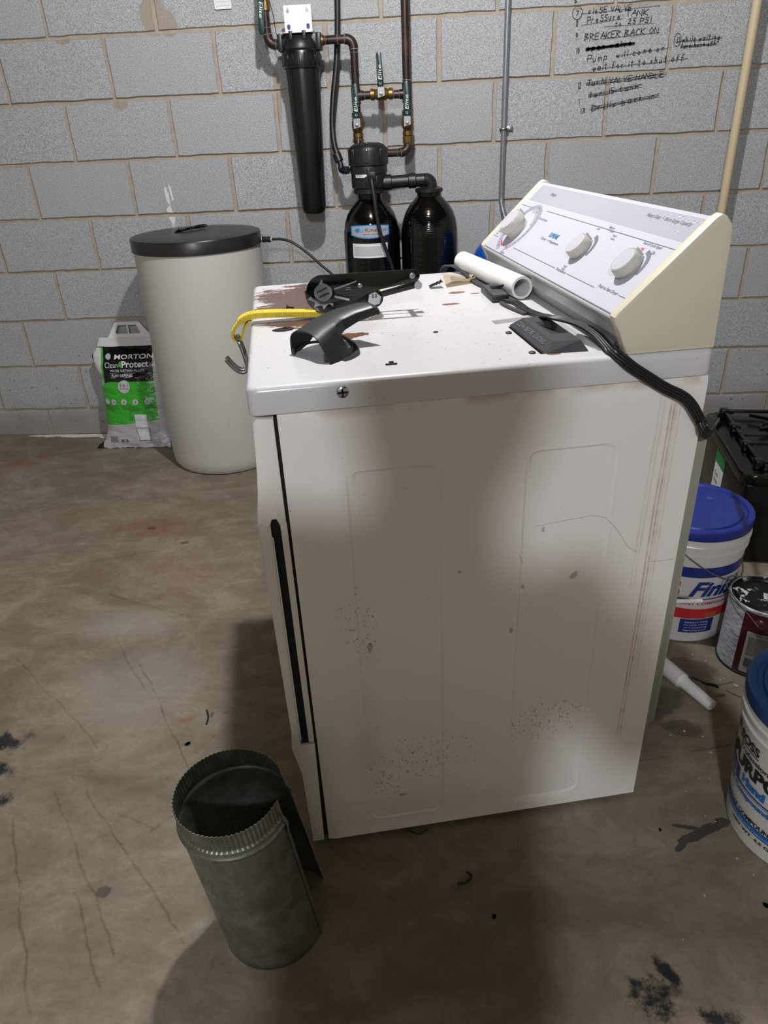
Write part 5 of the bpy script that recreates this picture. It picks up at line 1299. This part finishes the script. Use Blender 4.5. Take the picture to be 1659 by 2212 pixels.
for k in range(13): gridpatch(bm, -129 + k * 1.3, -128.3 + k * 1.3 + (.4 if k % 3 else 0), .030, .056, CC, 1)
text(bm, '0 12345 67890', CC, -128, .024, 18, .003); surf('label_print', bm, M_printd, pc)
bm = BM(); lathe(bm, [(.013, 0), (.013, .003), (.009, .006), (0, .007)], 24, axis_mat(V((math.cos(math.radians(-120)), math.sin(math.radians(-120)), 0)) * .0825 + V((0, 0, .160)), (math.cos(math.radians(-120)), math.sin(math.radians(-120)), 0))); obj('handle_ear', bm, M_maroon, pc, True)
bm = BM(); tube(bm, [(-.046, -.079, .158), (-.075, -.055, .190), (-.098, -.02, .215), (-.095, .02, .222), (-.06, .055, .212), (-.01, .075, .190), (.03, .085, .165), (.045, .082, .158)], .0013, 8, 6); obj('wire_handle', bm, M_chrome, pc, True)
bm = BM()
LRr = Matrix.Translation((.03, -.015, .1900)) @ Matrix.Rotation(-.35, 4, 'Z')
box(bm, -.042, .05, -.012, .014, 0, .0006, 0, 1, LRr); lb = obj('lid_sticker', bm, M_paper, cl_)
bm = BM()
for k in range(16): box(bm, -.030 + k * .003, -.0285 + k * .003, -.006, .006, .0007, .0010, 0, 1, LRr)
obj('barcode', bm, M_printd, lb)

# ------------------------------------------------------------ bits on the floor
noz = thing('caulk_nozzle', 'white tapered plastic tube lying on the floor behind the dryer', 'tube')
p0 = V((1.700, -1.560, .020)); p1 = V((1.815, -1.775, .013)); L_ = (p1 - p0).length
bm = BM(); lathe(bm, [(.020, 0), (.0195, L_ * .62), (.0155, L_ * .64), (.0145, L_ * .70), (.0130, L_ - .002), (.0115, L_)], 28, axis_mat(p0, p1 - p0)); obj('nozzle_body', bm, M_white, noz, True)
bm = BM(); box(bm, -.03, .03, -.02, .02, .0002, .0012, 0); o = obj('paper_scrap', bm, M_paper, None); o.location = (1.945, -1.76, 0); o.rotation_euler = (0, 0, -.75); tag(o, 'white paper scrap half under the teal lidded bucket', 'paper')
bm = BM(); tube(bm, [(1.955, -1.665, .0015), (1.95, -1.72, .0015), (1.905, -1.735, .0015), (1.87, -1.71, .0015)], .0008, 6); tube(bm, [(1.80, -1.655, .0015), (1.805, -1.67, .0015), (1.825, -1.685, .0015), (1.86, -1.69, .002), (1.90, -1.68, .0015)], .0006, 6); tag(obj('loose_wire', bm, M_steel, None, True), 'thin loose wire curled on the floor by the paint can', 'wire')
bm = BM(); r_ = random.Random(8)
tube(bm, [(1.805, -1.668, .003), (1.83, -1.688, .003), (1.845, -1.693, .004), (1.856, -1.70, .003)], .0028, 6, 3); tag(obj('twig', bm, M_dark, None), 'dark twig-like scrap on the floor before the paint can', 'debris')
chip_me = []
for k in range(4):
    bm = BM(); r_ = random.Random(20 + k); n = 7
    patch(bm, [(math.cos(2 * PI * i / n) * r_.uniform(.5, 1), math.sin(2 * PI * i / n) * r_.uniform(.4, .8)) for i in range(n)], lambda x, y: V((x, y, .0)))
    bmesh.ops.solidify(bm, geom=bm.faces[:], thickness=.25); me = bpy.data.meshes.new('paint_chip'); bmesh.ops.recalc_face_normals(bm, faces=bm.faces[:]); bm.to_mesh(me); bm.free(); me.materials.append(M_white); chip_me.append(me)
def chip(x, y, s, lab='small white paint chip on the dark floor right of the dryer', m=None, cat='debris', grp='white paint chips on the floor', name='paint_chip', rz=None):
    o = bpy.data.objects.new(name, r_.choice(chip_me)); COL.objects.link(o); o.location = (x, y, .0008 if s > .003 else .0005); o.scale = (s, s, s * .4); o.rotation_euler = (0, 0, r_.uniform(0, 6) if rz is None else rz)
    if m: o.material_slots[0].link = 'OBJECT'; o.material_slots[0].material = m
    return tag(o, lab, cat, grp)
def FLp(u, v):     # floor point seen at a place in the photograph
    d = RW * ((u - 829.5) / F_PX) + DN * ((v - 1106) / F_PX) + FW; t = -1.2314 / d.z; return 1.1737 + d.x * t, -3.0357 + d.y * t
chip(*FLp(1590, 1481), .008, 'largest white paint chip, left of the paper scrap')
chip(*FLp(1491, 1479), .007, 'white paint chip beside the white plastic tube')
for (u, v, s) in ((1478, 1580, .0035), (1518, 1591, .003), (1535, 1626, .005), (1509, 1682, .003), (1533, 1682, .003), (1524, 1763, .003), (1545, 1775, .003), (1592, 1855, .004), (1552, 1596, .003), (1628, 1890, .003), (1522, 1935, .004), (1475, 2030, .002), (1482, 1710, .002), (1555, 1469, .003), (1565, 1466, .003), (1496, 1414, .003), (1524, 1428, .003), (1486, 1745, .002), (1448, 1588, .003)): chip(*FLp(u, v), s)
M_dkchip = simple('dark_chip', '#1c1a1a', .6)
for (u, v, s, lab) in ((405, 1607, .008, 'dark comma shaped fragment on the floor above the sheet metal duct'), (1067, 1980, .006, 'black round crumb on the floor in front of the dryer'), (1426, 1793, .005, 'dark oval crumb left of the black smear'), (1655, 1957, .008, 'dark fragment at the right frame edge on the floor')):
    chip(*FLp(u, v), s, lab, M_dkchip, 'debris', None, 'floor_fragment')
x_, y_ = FLp(1012, 1900)
bm = BM(); tube(bm, [FLp(1008, 1885) + (.003,), FLp(1018, 1896) + (.005,), FLp(1008, 1908) + (.003,), FLp(988, 1912) + (.003,)], .0022, 6); tag(obj('curled_scrap', bm, M_dkchip, None, True), 'thin dark curled scrap on the floor in front of the dryer', 'debris')
bm = BM(); tube(bm, [FLp(447, 1535) + (.002,), FLp(450, 1550) + (.002,), FLp(446, 1566) + (.002,)], .0022, 6); tag(obj('wood_splinter', bm, M_dkchip, None, True), 'thin dark splinter on the floor above the duct, beside the shadow edge', 'debris')
bm = BM(); tube(bm, [FLp(880, 1795) + (.002,), FLp(905, 1803) + (.002,), FLp(925, 1793) + (.002,)], .0012, 6); tag(obj('wire_scrap', bm, M_dkchip, None, True), 'thin dark wire loop peeking from under the dryer side', 'wire')

# ------------------------------------------------------------ sheet metal duct
du = thing('sheet_metal_duct', 'open galvanised duct section with crimped rim standing before the dryer', 'duct', (.887, -2.291, 0))
H_ = .334
tc = V((-.036, -.003, H_)); bc = V((0, 0, 0)); RT, RB = .0865, .0880
A_START, A_END = -14, -304            # near seam edge, going clockwise round to the flap
bm = BM(); NA, NH = 150, 40
def duct_pt(u, hgt):
    """u 0..1 round the sheet, hgt 0..1 up"""
    a = math.radians(A_START + (A_END - 34 - A_START) * u)
    k = ss((u - .74) / .26)
    rt = RT + .003 * k; rb = RB + .020 * k
    at_ = a + math.radians(0) ; ab = a + math.radians(23) * k
    T = tc + V((rt * math.cos(at_), rt * math.sin(at_), 0)); B = bc + V((rb * math.cos(ab), rb * math.sin(ab), 0))
    p = B.lerp(T, hgt); c = bc.lerp(tc, hgt)
    d = (p - c); d.z = 0; d.normalize()
    z = hgt * H_
    if z > H_ - .036:                                  # crimped end
        s = ss((z - (H_ - .036)) / .004)
        p += d * (-.0035 * s + .0019 * s * .5 * math.sin(u * 2 * PI * 66))
    b = (z - (H_ - .046)) / .0035
    p += d * .0032 * math.exp(-b * b)                  # rolled bead
    return p
zsD = [i / 16 * .80 for i in range(16)] + [.80 + .20 * i / 34 for i in range(35)]
NA = 496
rows = []
for h in zsD: rows.append([bm.verts.new(duct_pt(i / NA, h)) for i in range(NA + 1)])
for a, b in zip(rows, rows[1:]):
    for i in range(NA): bm.faces.new((a[i], a[i + 1], b[i + 1], b[i]))
o = obj('duct_sheet', bm, M_galv, du, True)
md = o.modifiers.new('thickness', 'SOLIDIFY'); md.thickness = .0007
bm = BM()
e0 = [duct_pt(0, h) for h in (0.0, .2, .4, .6, .8, .86, .90, .95, 1.0)]
sweep(bm, [p + V((.0012, .0, 0)) for p in e0], [(.0035, .0009), (-.0035, .0009), (-.0035, -.0009), (.0035, -.0009)], (0, 1, 0)); obj('snap_seam', bm, M_galv, du)
print('DUCT ok')

# ------------------------------------------------------------ the photographer, standing behind the camera (casts the shadow on the dryer)
pe = thing('person', 'photographer in dark clothes standing behind the camera', 'person', (1.085, -3.24, 0))
def skin(name, pts, edges, m, root=0):
    me = bpy.data.meshes.new(name); me.from_pydata([p[:3] for p in pts], edges, []); o = bpy.data.objects.new(name, me); link(o, pe)
    md = o.modifiers.new('skin', 'SKIN'); md.use_smooth_shade = True
    for i, p in enumerate(pts):
        v = me.skin_vertices[0].data[i]; v.radius = (p[3], p[4] if len(p) > 4 else p[3]); v.use_root = (i == root)
    s = o.modifiers.new('sub', 'SUBSURF'); s.levels = 1; s.render_levels = 1
    me.materials.append(m); return o
M_skin = simple('skin', '#b98a70', .5); M_cloth = simple('dark_cloth', '#2a2c33', .9)
B = [(0, 0, .80, .15, .11), (0, 0, .95, .15, .10), (0, .0, 1.12, .16, .11), (0, .0, 1.25, .17, .11), (.01, .0, 1.34, .07, .06), (.02, .02, 1.40, .055), (.035, .05, 1.46, .092, .10), (.035, .05, 1.53, .090, .098), (.03, .04, 1.59, .045, .05),
     (-.19, 0, 1.34, .075), (-.25, .0, 1.10, .055), (-.06, .115, 1.08, .035), (.03, .13, 1.15, .026),
     (.20, 0, 1.27, .06), (.245, .0, 1.10, .045), (.20, .11, 1.10, .035), (.17, .13, 1.15, .026),
     (-.09, 0, .74, .085), (-.10, .03, .43, .058), (-.11, -.01, .09, .04), (-.12, .10, .035, .034),
     (.09, 0, .74, .085), (.10, .03, .43, .058), (.11, -.01, .09, .04), (.12, .10, .035, .034)]
Ed = [(0,1),(1,2),(2,3),(3,4),(4,5),(5,6),(6,7),(7,8),(3,9),(9,10),(10,11),(11,12),(3,13),(13,14),(14,15),(15,16),(0,17),(17,18),(18,19),(19,20),(0,21),(21,22),(22,23),(23,24)]
skin('body', B, Ed, M_cloth)
for sx_, (hx, hy, hz) in ((-1, (.03, .13, 1.15)), (1, (.17, .13, 1.15))):
    pts = [(hx, hy, hz, .020, .014), (hx, hy + .008, hz + .045, .026, .013)]; ed = [(0, 1)]
    for k in range(4):
        n = len(pts); bx = hx + (k - 1.5) * .017
        pts += [(bx, hy + .012, hz + .075, .0085), (bx + .002 * sx_, hy + .018, hz + .100 - .003 * abs(k - 1), .0078), (bx + .003 * sx_, hy + .012, hz + .118 - .005 * abs(k - 1.4), .0068)]; ed += [(1, n), (n, n + 1), (n + 1, n + 2)]
    n = len(pts); pts += [(hx - sx_ * .028, hy - .004, hz + .040, .0095), (hx - sx_ * .036, hy - .004, hz + .066, .008)]; ed += [(0, n), (n, n + 1)]
    skin('hand', pts, ed, M_skin)
for ob in bpy.data.objects:                # tiny lettering stays joined
    if ob.name.split('.')[0] in ('red_print', 'dark_lettering', 'handwriting', 'console_print', 'dial_numbers', 'barcode', 'label_print', 'spec_print', 'print', 'grid_print', 'white_lettering'): ob['kind'] = 'stuff'
tris = 0
for ob in bpy.data.objects:
    if ob.type == 'MESH': tris += len(ob.data.polygons)
print('DONE objects', len(bpy.data.objects), 'faces', tris)
